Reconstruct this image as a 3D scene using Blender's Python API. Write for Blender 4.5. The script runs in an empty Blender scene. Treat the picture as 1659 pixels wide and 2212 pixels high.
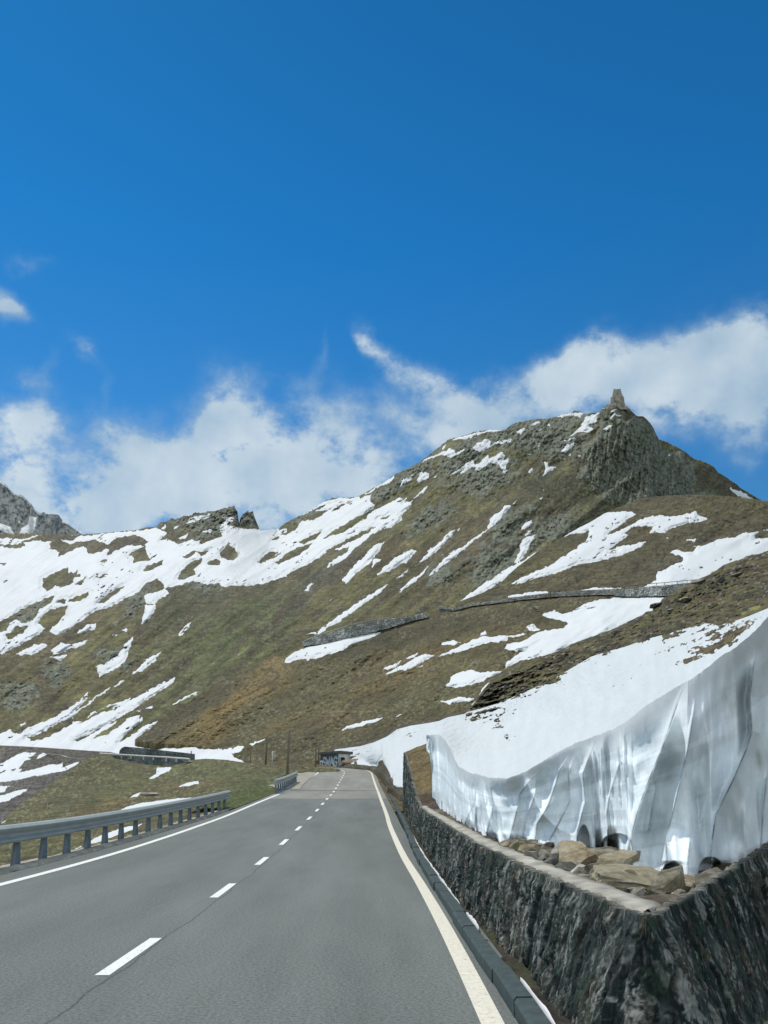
import bpy, bmesh, math, random
import numpy as np
from mathutils import Vector
S = bpy.context.scene
rad = math.radians
# ------------------------------------------------------------------ camera, sky, sun, exposure
F = 1660.0; CU, CV = 829.5, 1106.0           # focal length / centre, on a 1659 x 2212 frame
TH = math.atan(596 / F); C_, S_ = math.cos(TH), math.sin(TH)
EYE = 1.5
cd = bpy.data.cameras.new('camera'); cam = bpy.data.objects.new('camera', cd)
S.collection.objects.link(cam); S.camera = cam
cam.location = (0, 0, EYE); cam.rotation_euler = (math.pi / 2 + TH, 0, 0)
cd.sensor_fit = 'VERTICAL'; cd.sensor_height = 24.0; cd.lens = 24.0 * F / 2212
cd.clip_start = 0.05; cd.clip_end = 9000
SUN_EL, SUN_LEFT = 59.0, 40.0                # degrees; sun stands beyond the scene, to the left
sd = Vector((-math.sin(rad(SUN_LEFT)) * math.cos(rad(SUN_EL)), math.cos(rad(SUN_LEFT)) * math.cos(rad(SUN_EL)), math.sin(rad(SUN_EL))))
sl = bpy.data.lights.new('sun', 'SUN'); so = bpy.data.objects.new('sun', sl); S.collection.objects.link(so)
sl.energy = 3.4; sl.angle = rad(0.53); sl.color = (1.0, 0.95, 0.87)
so.rotation_euler = sd.to_track_quat('Z', 'Y').to_euler()
S.view_settings.view_transform = 'Standard'; S.view_settings.look = 'None'
S.view_settings.exposure = 0.0; S.view_settings.gamma = 1.0
S.render.film_transparent = False
try:
    S.cycles.max_bounces = 6; S.cycles.diffuse_bounces = 3; S.cycles.use_denoising = True
except Exception: pass

def ray(u, v):
    a = (np.asarray(u, float) - CU) / F; b = (CV - np.asarray(v, float)) / F; d = C_ - b * S_
    return a / d, (S_ + b * C_) / d

def build_world():
    w = bpy.data.worlds.new('World'); S.world = w; w.use_nodes = True
    nt = w.node_tree; N, L = nt.nodes, nt.links; N.clear()
    out = N.new('ShaderNodeOutputWorld'); bg = N.new('ShaderNodeBackground'); L.new(bg.outputs[0], out.inputs[0])
    sky = N.new('ShaderNodeTexSky'); sky.sky_type = 'NISHITA'; sky.sun_disc = False
    sky.sun_elevation = rad(SUN_EL); sky.sun_rotation = rad(-SUN_LEFT)
    sky.altitude = 2400; sky.air_density = 1.0; sky.dust_density = 0.2; sky.ozone_density = 2.5
    bg.inputs[1].default_value = 0.1
    def M(op, a, b=None, c=None):
        n = N.new('ShaderNodeMath'); n.operation = op
        for i, x in enumerate((a, b, c)):
            if x is None: continue
            if isinstance(x, (int, float)): n.inputs[i].default_value = x
            else: L.new(x, n.inputs[i])
        return n.outputs[0]
    tc = N.new('ShaderNodeTexCoord')
    sep = N.new('ShaderNodeSeparateXYZ'); L.new(tc.outputs['Generated'], sep.inputs[0])
    az = M('ARCTAN2', sep.outputs[0], sep.outputs[1]); el = M('ARCSINE', sep.outputs[2])
    # wispy warp of the direction
    nz = N.new('ShaderNodeTexNoise'); nz.inputs['Scale'].default_value = 9; nz.inputs['Detail'].default_value = 7; nz.inputs['Roughness'].default_value = .58
    L.new(tc.outputs['Generated'], nz.inputs['Vector'])
    ns = N.new('ShaderNodeSeparateColor'); L.new(nz.outputs['Color'], ns.inputs[0])
    azw = M('ADD', az, M('MULTIPLY', M('SUBTRACT', ns.outputs[0], .5), .11))
    elw = M('ADD', el, M('MULTIPLY', M('SUBTRACT', ns.outputs[1], .5), .11))
    # (u, v, ru, rv, tilt deg, weight): where clouds hang, given as azimuth / elevation after conversion
    CL = [(430,1000,200,90,0,1.0),(620,960,170,110,0,1.0),(490,890,80,90,-20,1.0),(300,1060,190,90,0,.95),(760,1030,150,90,0,.75),(250,930,70,50,0,.5),
          (870,900,110,60,20,.5),(930,1010,100,70,0,.55),(560,1110,300,60,0,.9),(120,1110,170,60,0,1.0),
          (20,930,120,80,10,.95),(100,880,50,50,0,.5),(20,1020,70,70,0,.9),(115,800,18,50,0,.25),(15,655,60,45,0,.95),(65,680,50,25,35,.5),(185,745,48,34,30,.85),(65,545,55,28,0,.5),
          (800,745,42,20,35,.75),(850,790,60,28,40,.75),(960,840,90,38,25,.85),(1060,880,95,50,25,.95),(1150,830,60,40,0,.6),(1010,930,110,60,20,.6),
          (1230,800,80,55,-35,.95),(1300,740,50,55,-30,1.0),(1400,800,150,90,0,1.0),(1540,760,110,80,0,1.05),(1620,730,90,60,0,.9),(1520,880,130,90,20,1.1),(1640,850,70,70,0,.7),(1700,760,120,90,0,.8),
          (1250,880,110,60,0,.8),(1600,1010,40,40,0,.25),(240,830,14,40,0,.2),(700,790,16,60,10,.25)]
    tot = M('MULTIPLY', M('SUBTRACT', .10, sep.outputs[1], None), 1.7); tot = M('MULTIPLY', M('MAXIMUM', tot, 0), 1.2)   # unseen broken cloud added behind the camera as neutral fill light
    tot = M('MINIMUM', tot, .9)
    for (u, v, ru, rv, tl, wt) in CL:
        rx, rz = ray(u, v); a0 = math.atan2(rx, 1); e0 = math.atan2(rz, math.hypot(rx, 1))
        rx1, rz1 = ray(u + ru, v); a1 = math.atan2(rx1, 1) - a0
        rx2, rz2 = ray(u, v - rv); e1 = math.atan2(rz2, math.hypot(rx2, 1)) - e0
        ct, st = math.cos(rad(tl)), math.sin(rad(tl))
        da = M('SUBTRACT', azw, a0); de = M('SUBTRACT', elw, e0)
        p = M('SUBTRACT', M('MULTIPLY', da, ct / a1), M('MULTIPLY', de, st / a1))
        q = M('ADD', M('MULTIPLY', da, st / e1), M('MULTIPLY', de, ct / e1))
        r2 = M('ADD', M('MULTIPLY', p, p), M('MULTIPLY', q, q))
        g = M('MULTIPLY', M('EXPONENT', M('MULTIPLY', r2, -1.1)), wt)
        tot = g if tot is None else M('ADD', tot, M('MULTIPLY', g, 1.0))
    n2 = N.new('ShaderNodeTexNoise'); n2.inputs['Scale'].default_value = 12; n2.inputs['Detail'].default_value = 9; n2.inputs['Roughness'].default_value = .62
    n2.inputs['Distortion'].default_value = 0
    mp = N.new('ShaderNodeMapping'); mp.inputs['Scale'].default_value = (1, 1, 1.3); L.new(tc.outputs['Generated'], mp.inputs[0]); L.new(mp.outputs[0], n2.inputs['Vector'])
    dens = M('MULTIPLY', tot, M('ADD', M('MULTIPLY', n2.outputs[0], 3.5), -.88))
    mr = N.new('ShaderNodeMapRange'); mr.interpolation_type = 'SMOOTHSTEP'
    L.new(dens, mr.inputs[0]); mr.inputs[1].default_value = .02; mr.inputs[2].default_value = 1.05; mr.inputs[3].default_value = 0; mr.inputs[4].default_value = .9
    # deepen the high-altitude blue
    hs = N.new('ShaderNodeMix'); hs.data_type = 'RGBA'; hs.blend_type = 'MULTIPLY'; hs.inputs[0].default_value = 1
    L.new(sky.outputs[0], hs.inputs[6])
    tz = N.new('ShaderNodeMapRange'); L.new(sep.outputs[2], tz.inputs[0]); tz.inputs[1].default_value = .30; tz.inputs[2].default_value = .62
    tm = N.new('ShaderNodeMix'); tm.data_type = 'RGBA'; L.new(tz.outputs[0], tm.inputs[0]); tm.inputs[6].default_value = (.42, 1.0, 1.22, 1); tm.inputs[7].default_value = SKYTINT; L.new(tm.outputs[2], hs.inputs[7])
    mx = N.new('ShaderNodeMix'); mx.data_type = 'RGBA'
    L.new(mr.outputs[0], mx.inputs[0]); L.new(hs.outputs[2], mx.inputs[6]); n3 = N.new('ShaderNodeTexNoise'); n3.inputs['Scale'].default_value = 11; n3.inputs['Detail'].default_value = 6; L.new(tc.outputs['Generated'], n3.inputs['Vector'])
    m3 = N.new('ShaderNodeMapRange'); L.new(M('MULTIPLY', n3.outputs[0], M('ADD', M('MULTIPLY', mr.outputs[0], .8), .3)), m3.inputs[0]); m3.inputs[1].default_value = .25; m3.inputs[2].default_value = .68
    cc = N.new('ShaderNodeMix'); cc.data_type = 'RGBA'; L.new(m3.outputs[0], cc.inputs[0]); cc.inputs[6].default_value = (3.4, 4.9, 6.3, 1); cc.inputs[7].default_value = (6.8, 7.7, 8.2, 1)
    bk = N.new('ShaderNodeMapRange'); L.new(sep.outputs[1], bk.inputs[0]); bk.inputs[1].default_value = .15; bk.inputs[2].default_value = -.25   # added clouds behind the camera made brighter to lift shaded faces
    c3 = N.new('ShaderNodeMix'); c3.data_type = 'RGBA'; L.new(bk.outputs[0], c3.inputs[0]); L.new(cc.outputs[2], c3.inputs[6]); c3.inputs[7].default_value = (12.2, 12.6, 12.9, 1); L.new(c3.outputs[2], mx.inputs[7])
    zr = N.new('ShaderNodeMapRange'); L.new(sep.outputs[2], zr.inputs[0]); zr.inputs[1].default_value = .42; zr.inputs[2].default_value = .9; zr.inputs[3].default_value = 1.0; zr.inputs[4].default_value = .77
    vm = N.new('ShaderNodeVectorMath'); vm.operation = 'SCALE'; L.new(hs.outputs[2], vm.inputs[0]); L.new(zr.outputs[0], vm.inputs['Scale'])
    L.new(vm.outputs[0], mx.inputs[6]); L.new(mx.outputs[2], bg.inputs[0])
SKYTINT = (.16, 1.10, 1.55, 1)
build_world()

# ------------------------------------------------------------------ numpy helpers
def cr1(x, y): u = 0.36385; return (x * u, 960 + y * u)                      # tracing frames -> 1659 x 2212 frame
def cr2(x, y): return (548.6 + .3386 * x, 795.5 + .3386 * y)
def cr3(x, y): return (1097.2 + .3386 * x, 795.5 + .3386 * y)
def cr4(x, y): return (493.7 + .3637 * x, 1316.7 + .3637 * y)
def cr5(x, y): return (877.8 + .4709 * x, 1316.7 + .4709 * y)
def cr6(x, y): return (.463 * x, 1563.5 + .463 * y)
def cr7(x, y): return (603.5 + .16535 * x, 1547.1 + .16535 * y)
def cr8(x, y): return (822.9 + .504 * x, 1645.8 + .504 * y)
def cr9(x, y): return (1316.7 + .20635 * x, 1206.9 + .20635 * y)             # zoom of the near hillside
def cra(x, y): return (.248 * x, 1563.5 + .248 * y)                           # zoom of the left shoulder
def T(fn, s): # "x,y x,y ..." -> array
    return np.array([fn(*map(float, p.split(','))) for p in s.split()])

def _h(ix, iy, iz, seed):
    n = (ix * 374761393 + iy * 668265263 + iz * 2147483647 + seed * 1274126177) & 0xffffffff
    n = ((n ^ (n >> 13)) * 1274126177) & 0xffffffff
    return (n ^ (n >> 16)) & 0xffff
_rg = np.random.RandomState(7); G3 = _rg.normal(size=(65536, 3)); G3 /= np.linalg.norm(G3, axis=1)[:, None]
def pn(x, y, z=None, seed=0):
    x = np.asarray(x, float); y = np.asarray(y, float)
    z = np.zeros_like(x) + .37 if z is None else np.asarray(z, float)
    xi, yi, zi = np.floor(x).astype(np.int64), np.floor(y).astype(np.int64), np.floor(z).astype(np.int64)
    fx, fy, fz = x - xi, y - yi, z - zi
    sx, sy, sz = [t * t * t * (t * (t * 6 - 15) + 10) for t in (fx, fy, fz)]
    r = 0
    for a in (0, 1):
        wx = sx if a else 1 - sx
        for b in (0, 1):
            wy = sy if b else 1 - sy
            for c in (0, 1):
                wz = sz if c else 1 - sz
                g = G3[_h(xi + a, yi + b, zi + c, seed)]
                r = r + wx * wy * wz * (g[..., 0] * (fx - a) + g[..., 1] * (fy - b) + g[..., 2] * (fz - c))
    return r * 1.6
def fbm(x, y, z=None, o=4, seed=0, g=.5, l=2.03):
    r = 0; a = 1
    for i in range(o):
        r = r + a * pn(x, y, z, seed + i * 17); a *= g
        x = x * l; y = y * l; z = None if z is None else z * l
    return r
def ridge(x, y, z=None, o=4, seed=0, g=.5):
    r = 0; a = 1
    for i in range(o):
        r = r + a * (1 - 2 * np.abs(pn(x, y, z, seed + i * 17))); a *= g
        x = x * 2.1; y = y * 2.1; z = None if z is None else z * 2.1
    return r
def vor(x, y, seed=0, jit=.9):
    """2-D cell noise: F1, F2 and the cell's own random number"""
    xi, yi = np.floor(x).astype(np.int64), np.floor(y).astype(np.int64)
    f1 = np.full(x.shape, 9.); f2 = np.full(x.shape, 9.); cid = np.zeros(x.shape)
    for a in (-1, 0, 1):
        for b in (-1, 0, 1):
            h = _h(xi + a, yi + b, 3, seed); h2 = _h(xi + a, yi + b, 11, seed + 5)
            px = xi + a + .5 + (h / 65536. - .5) * jit; py = yi + b + .5 + (h2 / 65536. - .5) * jit
            d = np.hypot(x - px, y - py); c = (h ^ h2) / 65536.
            nearer = d < f1
            f2 = np.where(nearer, f1, np.minimum(f2, d)); cid = np.where(nearer, c, cid); f1 = np.minimum(f1, d)
    return f1, f2, cid
def ss(x, a, b): t = np.clip((x - a) / (b - a), 0, 1); return t * t * (3 - 2 * t)
def poly_sd(u, v, P, margin=24):
    """signed distance in frame pixels, + inside, clipped at -margin"""
    out = np.full(u.shape, -float(margin))
    m = (u > P[:, 0].min() - margin) & (u < P[:, 0].max() + margin) & (v > P[:, 1].min() - margin) & (v < P[:, 1].max() + margin)
    if not m.any(): return out
    x, y = u[m], v[m]; d2 = np.full(x.shape, 1e9); ins = np.zeros(x.shape, bool)
    n = len(P)
    for i in range(n):
        ax, ay = P[i]; bx, by = P[(i + 1) % n]; ex, ey = bx - ax, by - ay
        t = np.clip(((x - ax) * ex + (y - ay) * ey) / (ex * ex + ey * ey + 1e-9), 0, 1)
        d2 = np.minimum(d2, (x - ax - t * ex) ** 2 + (y - ay - t * ey) ** 2)
        cr = ((ay > y) != (by > y)) & (x < ex * (y - ay) / (ey if abs(ey) > 1e-9 else 1e-9) + ax)
        ins ^= cr
    d = np.sqrt(d2); out[m] = np.where(ins, d, -np.minimum(d, margin))
    return out
def line_d(u, v, P):
    """distance to an open polyline, side (+ right of it going along) """
    best = np.full(u.shape, 1e9); side = np.zeros(u.shape)
    for i in range(len(P) - 1):
        ax, ay = P[i]; bx, by = P[i + 1]; ex, ey = bx - ax, by - ay
        t = np.clip(((u - ax) * ex + (v - ay) * ey) / (ex * ex + ey * ey), 0, 1)
        d = np.hypot(u - ax - t * ex, v - ay - t * ey); s = ex * (v - ay) - ey * (u - ax)
        m = d < best; best = np.where(m, d, best); side = np.where(m, np.sign(s), side)
    return best, side
class RBF:
    def __init__(s, pts):
        A = np.array(pts, float); s.p = A[:, :2] / 300.; y = np.log(A[:, 2]); n = len(A)
        K = np.sqrt(((s.p[:, None] - s.p[None]) ** 2).sum(-1)); Q = np.c_[np.ones(n), s.p]
        M = np.zeros((n + 3, n + 3)); M[:n, :n] = -K + 1e-4 * np.eye(n); M[:n, n:] = Q; M[n:, :n] = Q.T
        s.w = np.linalg.solve(M, np.r_[y, 0, 0, 0])
    def __call__(s, u, v):
        sh = u.shape; x = u.ravel() / 300.; y = v.ravel() / 300.; r = s.w[-3] + s.w[-2] * x + s.w[-1] * y
        for i in range(len(s.p)): r = r - s.w[i] * np.hypot(x - s.p[i, 0], y - s.p[i, 1])
        return np.exp(r).reshape(sh)
def P3(u, v, Y):
    rx, rz = ray(u, v); return np.stack([rx * Y, Y + 0 * rx, EYE + rz * Y], -1)

def link(name, me, mat=None, parent=None, smooth=False):
    o = bpy.data.objects.new(name, me); S.collection.objects.link(o)
    if mat: me.materials.append(mat)
    if parent is not None: o.parent = parent
    if smooth: me.polygons.foreach_set('use_smooth', np.ones(len(me.polygons), bool))
    me.update(); return o
def tag(o, label=None, cat=None, group=None, kind=None):
    if label: o['label'] = label
    if cat: o['category'] = cat
    if group: o['group'] = group
    if kind: o['kind'] = kind
    return o
def mesh_np(name, V, Q, col=None, mat=None, parent=None, smooth=False, attrs=None):
    me = bpy.data.meshes.new(name); V = np.asarray(V, np.float32).reshape(-1, 3); Q = np.asarray(Q, np.int32)
    me.vertices.add(len(V)); me.vertices.foreach_set('co', V.ravel())
    me.loops.add(Q.size); me.loops.foreach_set('vertex_index', Q.ravel())
    me.polygons.add(len(Q)); me.polygons.foreach_set('loop_start', np.arange(len(Q), dtype=np.int32) * 4)
    me.polygons.foreach_set('loop_total', np.full(len(Q), 4, np.int32))
    me.update(calc_edges=True)
    if col is not None:
        a = me.color_attributes.new('col', 'FLOAT_COLOR', 'POINT')
        c = np.ones((len(V), 4), np.float32); c[:, :3] = np.asarray(col).reshape(-1, 3); a.data.foreach_set('color', c.ravel())
    return link(name, me, mat, parent, smooth)
def grid_faces(R, K, keep=None):
    i = np.arange(R * K).reshape(R, K); q = np.stack([i[:-1, :-1], i[:-1, 1:], i[1:, 1:], i[1:, :-1]], -1).reshape(-1, 4)
    if keep is not None:
        k = keep.reshape(R, K); k = (k[:-1, :-1] | k[:-1, 1:] | k[1:, 1:] | k[1:, :-1]).ravel(); q = q[k]
    return q
def compact(V, Q, col):
    used = np.unique(Q); mp = np.full(len(V), -1); mp[used] = np.arange(len(used)); return V[used], mp[Q], None if col is None else col[used]

def shader(name, rough=.9, var=.25, scale=1.0, bump=.3, bscale=6., tint=None, spec=.2, detail=8, bdist=.05, sss=0, col=None, stretch=(1, 1, 1)):
    """material: colour from the 'col' attribute (or a plain tint), broken up by object-space noise, with noise relief"""
    m = bpy.data.materials.new(name); m.use_nodes = True; nt = m.node_tree; N, L = nt.nodes, nt.links
    b = N['Principled BSDF']; b.inputs['Roughness'].default_value = rough; b.inputs['Specular IOR Level'].default_value = spec
    tc = N.new('ShaderNodeTexCoord'); mp = N.new('ShaderNodeMapping'); mp.inputs['Scale'].default_value = stretch
    L.new(tc.outputs['Object'], mp.inputs[0])
    n = N.new('ShaderNodeTexNoise'); n.inputs['Scale'].default_value = scale; n.inputs['Detail'].default_value = detail; n.inputs['Roughness'].default_value = .65
    L.new(mp.outputs[0], n.inputs['Vector'])
    mr = N.new('ShaderNodeMapRange'); mr.inputs[1].default_value = .3; mr.inputs[2].default_value = .7; mr.inputs[3].default_value = 1 - var; mr.inputs[4].default_value = 1 + var
    L.new(n.outputs[0], mr.inputs[0])
    mx = N.new('ShaderNodeMix'); mx.data_type = 'RGBA'; mx.blend_type = 'MULTIPLY'; mx.inputs[0].default_value = 1
    if col is None:
        at = N.new('ShaderNodeAttribute'); at.attribute_name = 'col'; L.new(at.outputs['Color'], mx.inputs[6])
    else: mx.inputs[6].default_value = (*col, 1)
    L.new(mr.outputs[0], mx.inputs[7]); L.new(mx.outputs[2], b.inputs['Base Color'])
    if bump:
        n2 = N.new('ShaderNodeTexNoise'); n2.inputs['Scale'].default_value = bscale; n2.inputs['Detail'].default_value = detail; n2.inputs['Roughness'].default_value = .6
        L.new(mp.outputs[0], n2.inputs['Vector'])
        bp = N.new('ShaderNodeBump'); bp.inputs['Strength'].default_value = bump; bp.inputs['Distance'].default_value = bdist
        L.new(n2.outputs[0], bp.inputs['Height']); L.new(bp.outputs[0], b.inputs['Normal'])
    if sss:
        b.inputs['Subsurface Weight'].default_value = sss; b.inputs['Subsurface Radius'].default_value = (.05, .06, .075); b.inputs['Subsurface Scale'].default_value = 1
    return m

# ------------------------------------------------------------------ colours (linear albedo)
def A(*x): return np.array(x, float)
OLIVE, GREEN, BROWN, DARK = A(.108,.104,.042), A(.078,.100,.038), A(.100,.080,.048), A(.040,.037,.026)
TAN, ORANGE, ROCK, SCREE, MOSS, RUST = A(.190,.160,.072), A(.215,.145,.055), A(.105,.118,.100), A(.115,.108,.095), A(.105,.110,.028), A(.085,.042,.022)
SNOW = A(.625, .655, .65)
def blobs(u, v, base, L, seed=0, warp=18):
    """mix ground colours: patches (u,v,ru,rv,tilt,colour,weight) with ragged rims"""
    wu = u + warp * fbm(u / 60, v / 60, o=4, seed=seed + 1) ; wv = v + warp * fbm(u / 60, v / 60, o=4, seed=seed + 2)
    c = np.zeros(u.shape + (3,)) + base
    for (a, b, ru, rv, tl, k, w) in L:
        ct, st = math.cos(rad(tl)), math.sin(rad(tl)); du, dv = wu - a, wv - b
        p = (du * ct + dv * st) / ru; q = (-du * st + dv * ct) / rv
        g = (w * np.exp(-(p * p + q * q) * 1.2))[..., None]; c = c * (1 - g) + k * g
    return c

MT = shader('mountain_ground', scale=.22, var=.50, bump=.5, bscale=.8, bdist=.8)
MH = shader('hillside_ground', scale=.9, var=.55, bump=.6, bscale=2.5, bdist=.25)
MN = shader('near_turf', scale=9, var=.45, bump=.8, bscale=14, bdist=.06)
MS = shader('old_snow', scale=1.5, var=.025, bump=.30, bscale=9, bdist=.02, detail=4, rough=1.0, spec=.02)
MSF = shader('far_snow', scale=.08, var=.03, bump=.3, bscale=.25, bdist=.5, rough=.8)

# snow-patch helper: a sheet of snow lying on a hillside, thinning to nothing at its rim
def snow_on(name, u, v, Ybase, Yfine, sd, k, mat, label, col=None, thr=-2.5, tone=None):
    """Ybase: the smooth slope under the snow; the sheet stands k (fraction of distance) proud in its middle"""
    R, K = u.shape; h = np.clip(sd / 9., -1, 1)
    on = Yfine * (1 - .0013 * np.clip(sd / 1.5, 0, 1)); Y = np.where(sd > 0, np.minimum(Ybase * (1 - k * h), on), Yfine * (1 + .002 * np.clip(-sd, 0, 2))); keep = sd > thr
    V = P3(u, v, Y).reshape(-1, 3); Q = grid_faces(R, K, keep)
    c = np.zeros((R, K, 3)) + SNOW
    c *= (1 + .03 * fbm(u / 40, v / 25, o=3, seed=5))[..., None]
    if tone is not None: c = c * tone[..., None]
    V, Q, c = compact(V, Q, c.reshape(-1, 3))
    o = mesh_np(name, V, Q, c, mat, smooth=True); tag(o, label, 'snow', kind='stuff'); return o

def sd_of(u, v, inc, exc, rag=3.0, seed=0, ang=-37, stretch=3.0, inc2=()):
    wu = u + .8 * rag * fbm(u / 9, v / 9, o=3, seed=seed + 3); wv = v + .8 * rag * fbm(u / 9, v / 9, o=3, seed=seed + 4)
    s = np.full(u.shape, -24.)
    for P in inc: s = np.maximum(s, poly_sd(wu, wv, P))
    for P in exc: s = np.minimum(s, -poly_sd(wu, wv, P) - 1.2)
    for P in inc2: s = np.maximum(s, poly_sd(wu, wv, P))
    ct, st = math.cos(rad(ang)), math.sin(rad(ang))
    p, q = (u * ct + v * st), (-u * st + v * ct)
    n = fbm(p / (9 * stretch), q / 7, o=4, seed=seed + 9, g=.65)
    s = s + rag * n * ss(s, -8, -2) * (.35 + .75 * ss(np.abs(s), 0, 5)) + .5
    pk = fbm(p / 22, q / 6, o=4, seed=seed + 12, g=.7) - 1.0 * ss(.32 - fbm(u / 70, v / 40, o=2, seed=seed + 15), 0, .2)                      # stones and turf melting through
    hole = 6 * (.80 + ss(s, 3, 22) * .35 - pk); s = np.where(hole < .8, np.minimum(s, hole), s)
    return s

def terrain(name, us, skyl, botl, step, depth, relief, colour, mat, smooth=False, back=(1.03, 1.1, 1.25), drop=(.04, .16, .4), skyjag=0, seed=0):
    """A hillside between its foot line and its skyline, running down again behind the skyline."""
    u = np.arange(us[0], us[1] + .1, step); vs = np.interp(u, skyl[:, 0], skyl[:, 1]); vb = np.interp(u, botl[:, 0], botl[:, 1])
    if skyjag: vs = vs - skyjag * np.abs(fbm(u / 7, u * 0 + 3.3, o=3, seed=seed + 40, g=.7))
    R = int(max(8, np.max(vb - vs) / step)); t = np.linspace(0, 1, R)[:, None]
    U = np.repeat(u[None], R, 0); V = vb[None] + (vs - vb)[None] * t
    Y0 = depth(U, V); Ys, Yf = relief(U, V, Y0, (vs[None] - V) * -1)
    P = P3(U, V, Yf); c = colour(U, V, Yf, P)
    ext = []; top = P[-1]; ec = []; sk = P[0].copy(); sk[:, 2] -= .010 * Yf[0]; P = np.concatenate([sk[None], P]); c = np.concatenate([c[:1], c])
    for b, d in zip(back, drop):
        q = top.copy(); q[:, :2] *= b; q[:, 2] -= d * (top[:, 1]); ext.append(q); ec.append(c[-1])
    P2 = np.concatenate([P] + [e[None] for e in ext], 0); c2 = np.concatenate([c] + [e[None] for e in ec], 0)
    o = mesh_np(name, P2, grid_faces(P2.shape[0], P2.shape[1]), c2, mat, smooth=smooth)
    tag(o, kind='structure'); return o, U, V, Ys, Yf

# ================================================================== GROUND AND ROAD
RC = [(-2.2,-14,0),(-2.30,-6,0),(-2.36,0,0),(-2.40,8,0),(-2.50,13.5,0),(-2.66,19,.02),(-2.80,24.5,.12),(-2.93,30,.27),(-3.02,35.5,.45),(-3.25,45,.80),(-3.55,58,1.27),(-3.9,70,1.85),
      (-4.4,88,2.8),(-4.7,96,3.25),(-5.6,104,3.7),(-8.2,111.5,4.1),(-13,116,4.45),(-20,118.5,4.75),(-30,121,5.1),(-42,128,5.7),(-52,142,6.5),(-62,162,7.7),(-76,182,8.9),(-100,200,10.2),(-140,210,11.6),(-200,212,13)]
def spline(P, n=6):
    P = [Vector(p) for p in P]; o = []
    for i in range(len(P) - 1):
        a, b, c, d = P[max(i-1, 0)], P[i], P[i+1], P[min(i+2, len(P)-1)]
        for k in range(n):
            t = k / n; o.append(.5 * ((2*b) + (c-a)*t + (2*a-5*b+4*c-d)*t*t + (3*b-a-3*c+d)*t**3))
    o.append(P[-1]); return o
RL = spline(RC, 8)
def offs(path, k):
    """point k metres to the right of a path's point, in plan"""
    o = []
    for i, p in enumerate(path):
        a = path[max(i-1, 0)]; b = path[min(i+1, len(path)-1)]; d = (b - a); d.z = 0; d.normalize()
        kk = k(p.y, i) if callable(k) else k
        o.append(Vector((p.x + d.y * kk, p.y - d.x * kk, p.z)))
    return o
RY = np.array([p.y for p in RL]); RX = np.array([p.x for p in RL]); RZ = np.array([p.z for p in RL])
_m = np.arange(len(RL)) <= 8 * 15
def road_z(y): return np.interp(y, RY[_m], RZ[_m])
def road_x(y): return np.interp(y, RY[_m], RX[_m])
LEFT_K = lambda y, i: float(np.interp(y, [8, 14, 31, 42, 55, 75, 88, 110], [-3.88, -3.80, -3.56, -3.5, -3.45, -3.3, -3.1, -3.1]))
GR_K = lambda y, i: float(np.interp(y, [6, 10, 17, 27, 37, 45], [-5.05, -5.0, -4.86, -4.62, -4.36, -4.3]))
RIGHT_K = 3.12
def ribbon(name, path, ks, mat, dz=0, zs=None, parent=None, uvk=None):
    """sheet along a path between the lateral offsets ks"""
    rows = [offs(path, k) for k in ks]; n = len(path); me = bpy.data.meshes.new(name)
    V = []; Fc = []
    for r, row in enumerate(rows):
        for p in row: V.append((p.x, p.y, p.z + dz + (zs[r] if zs else 0)))
    for r in range(len(rows) - 1):
        for i in range(n - 1): a = r*n+i; Fc.append((a, a+n, a+n+1, a+1))
    me.from_pydata(V, [], Fc)
    at = me.attributes.new('along', 'FLOAT_VECTOR', 'POINT'); s = [0]
    for i in range(1, n): s.append(s[-1] + (path[i] - path[i-1]).length)
    s0 = min(range(n), key=lambda i: abs(path[i].y)); vals = []
    for r, k in enumerate(ks):
        for i in range(n): vals += [(k(path[i].y, i) if callable(k) else k), s[i] - s[s0], 0]
    at.data.foreach_set('vector', vals)
    return link(name, me, mat, parent)

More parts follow.
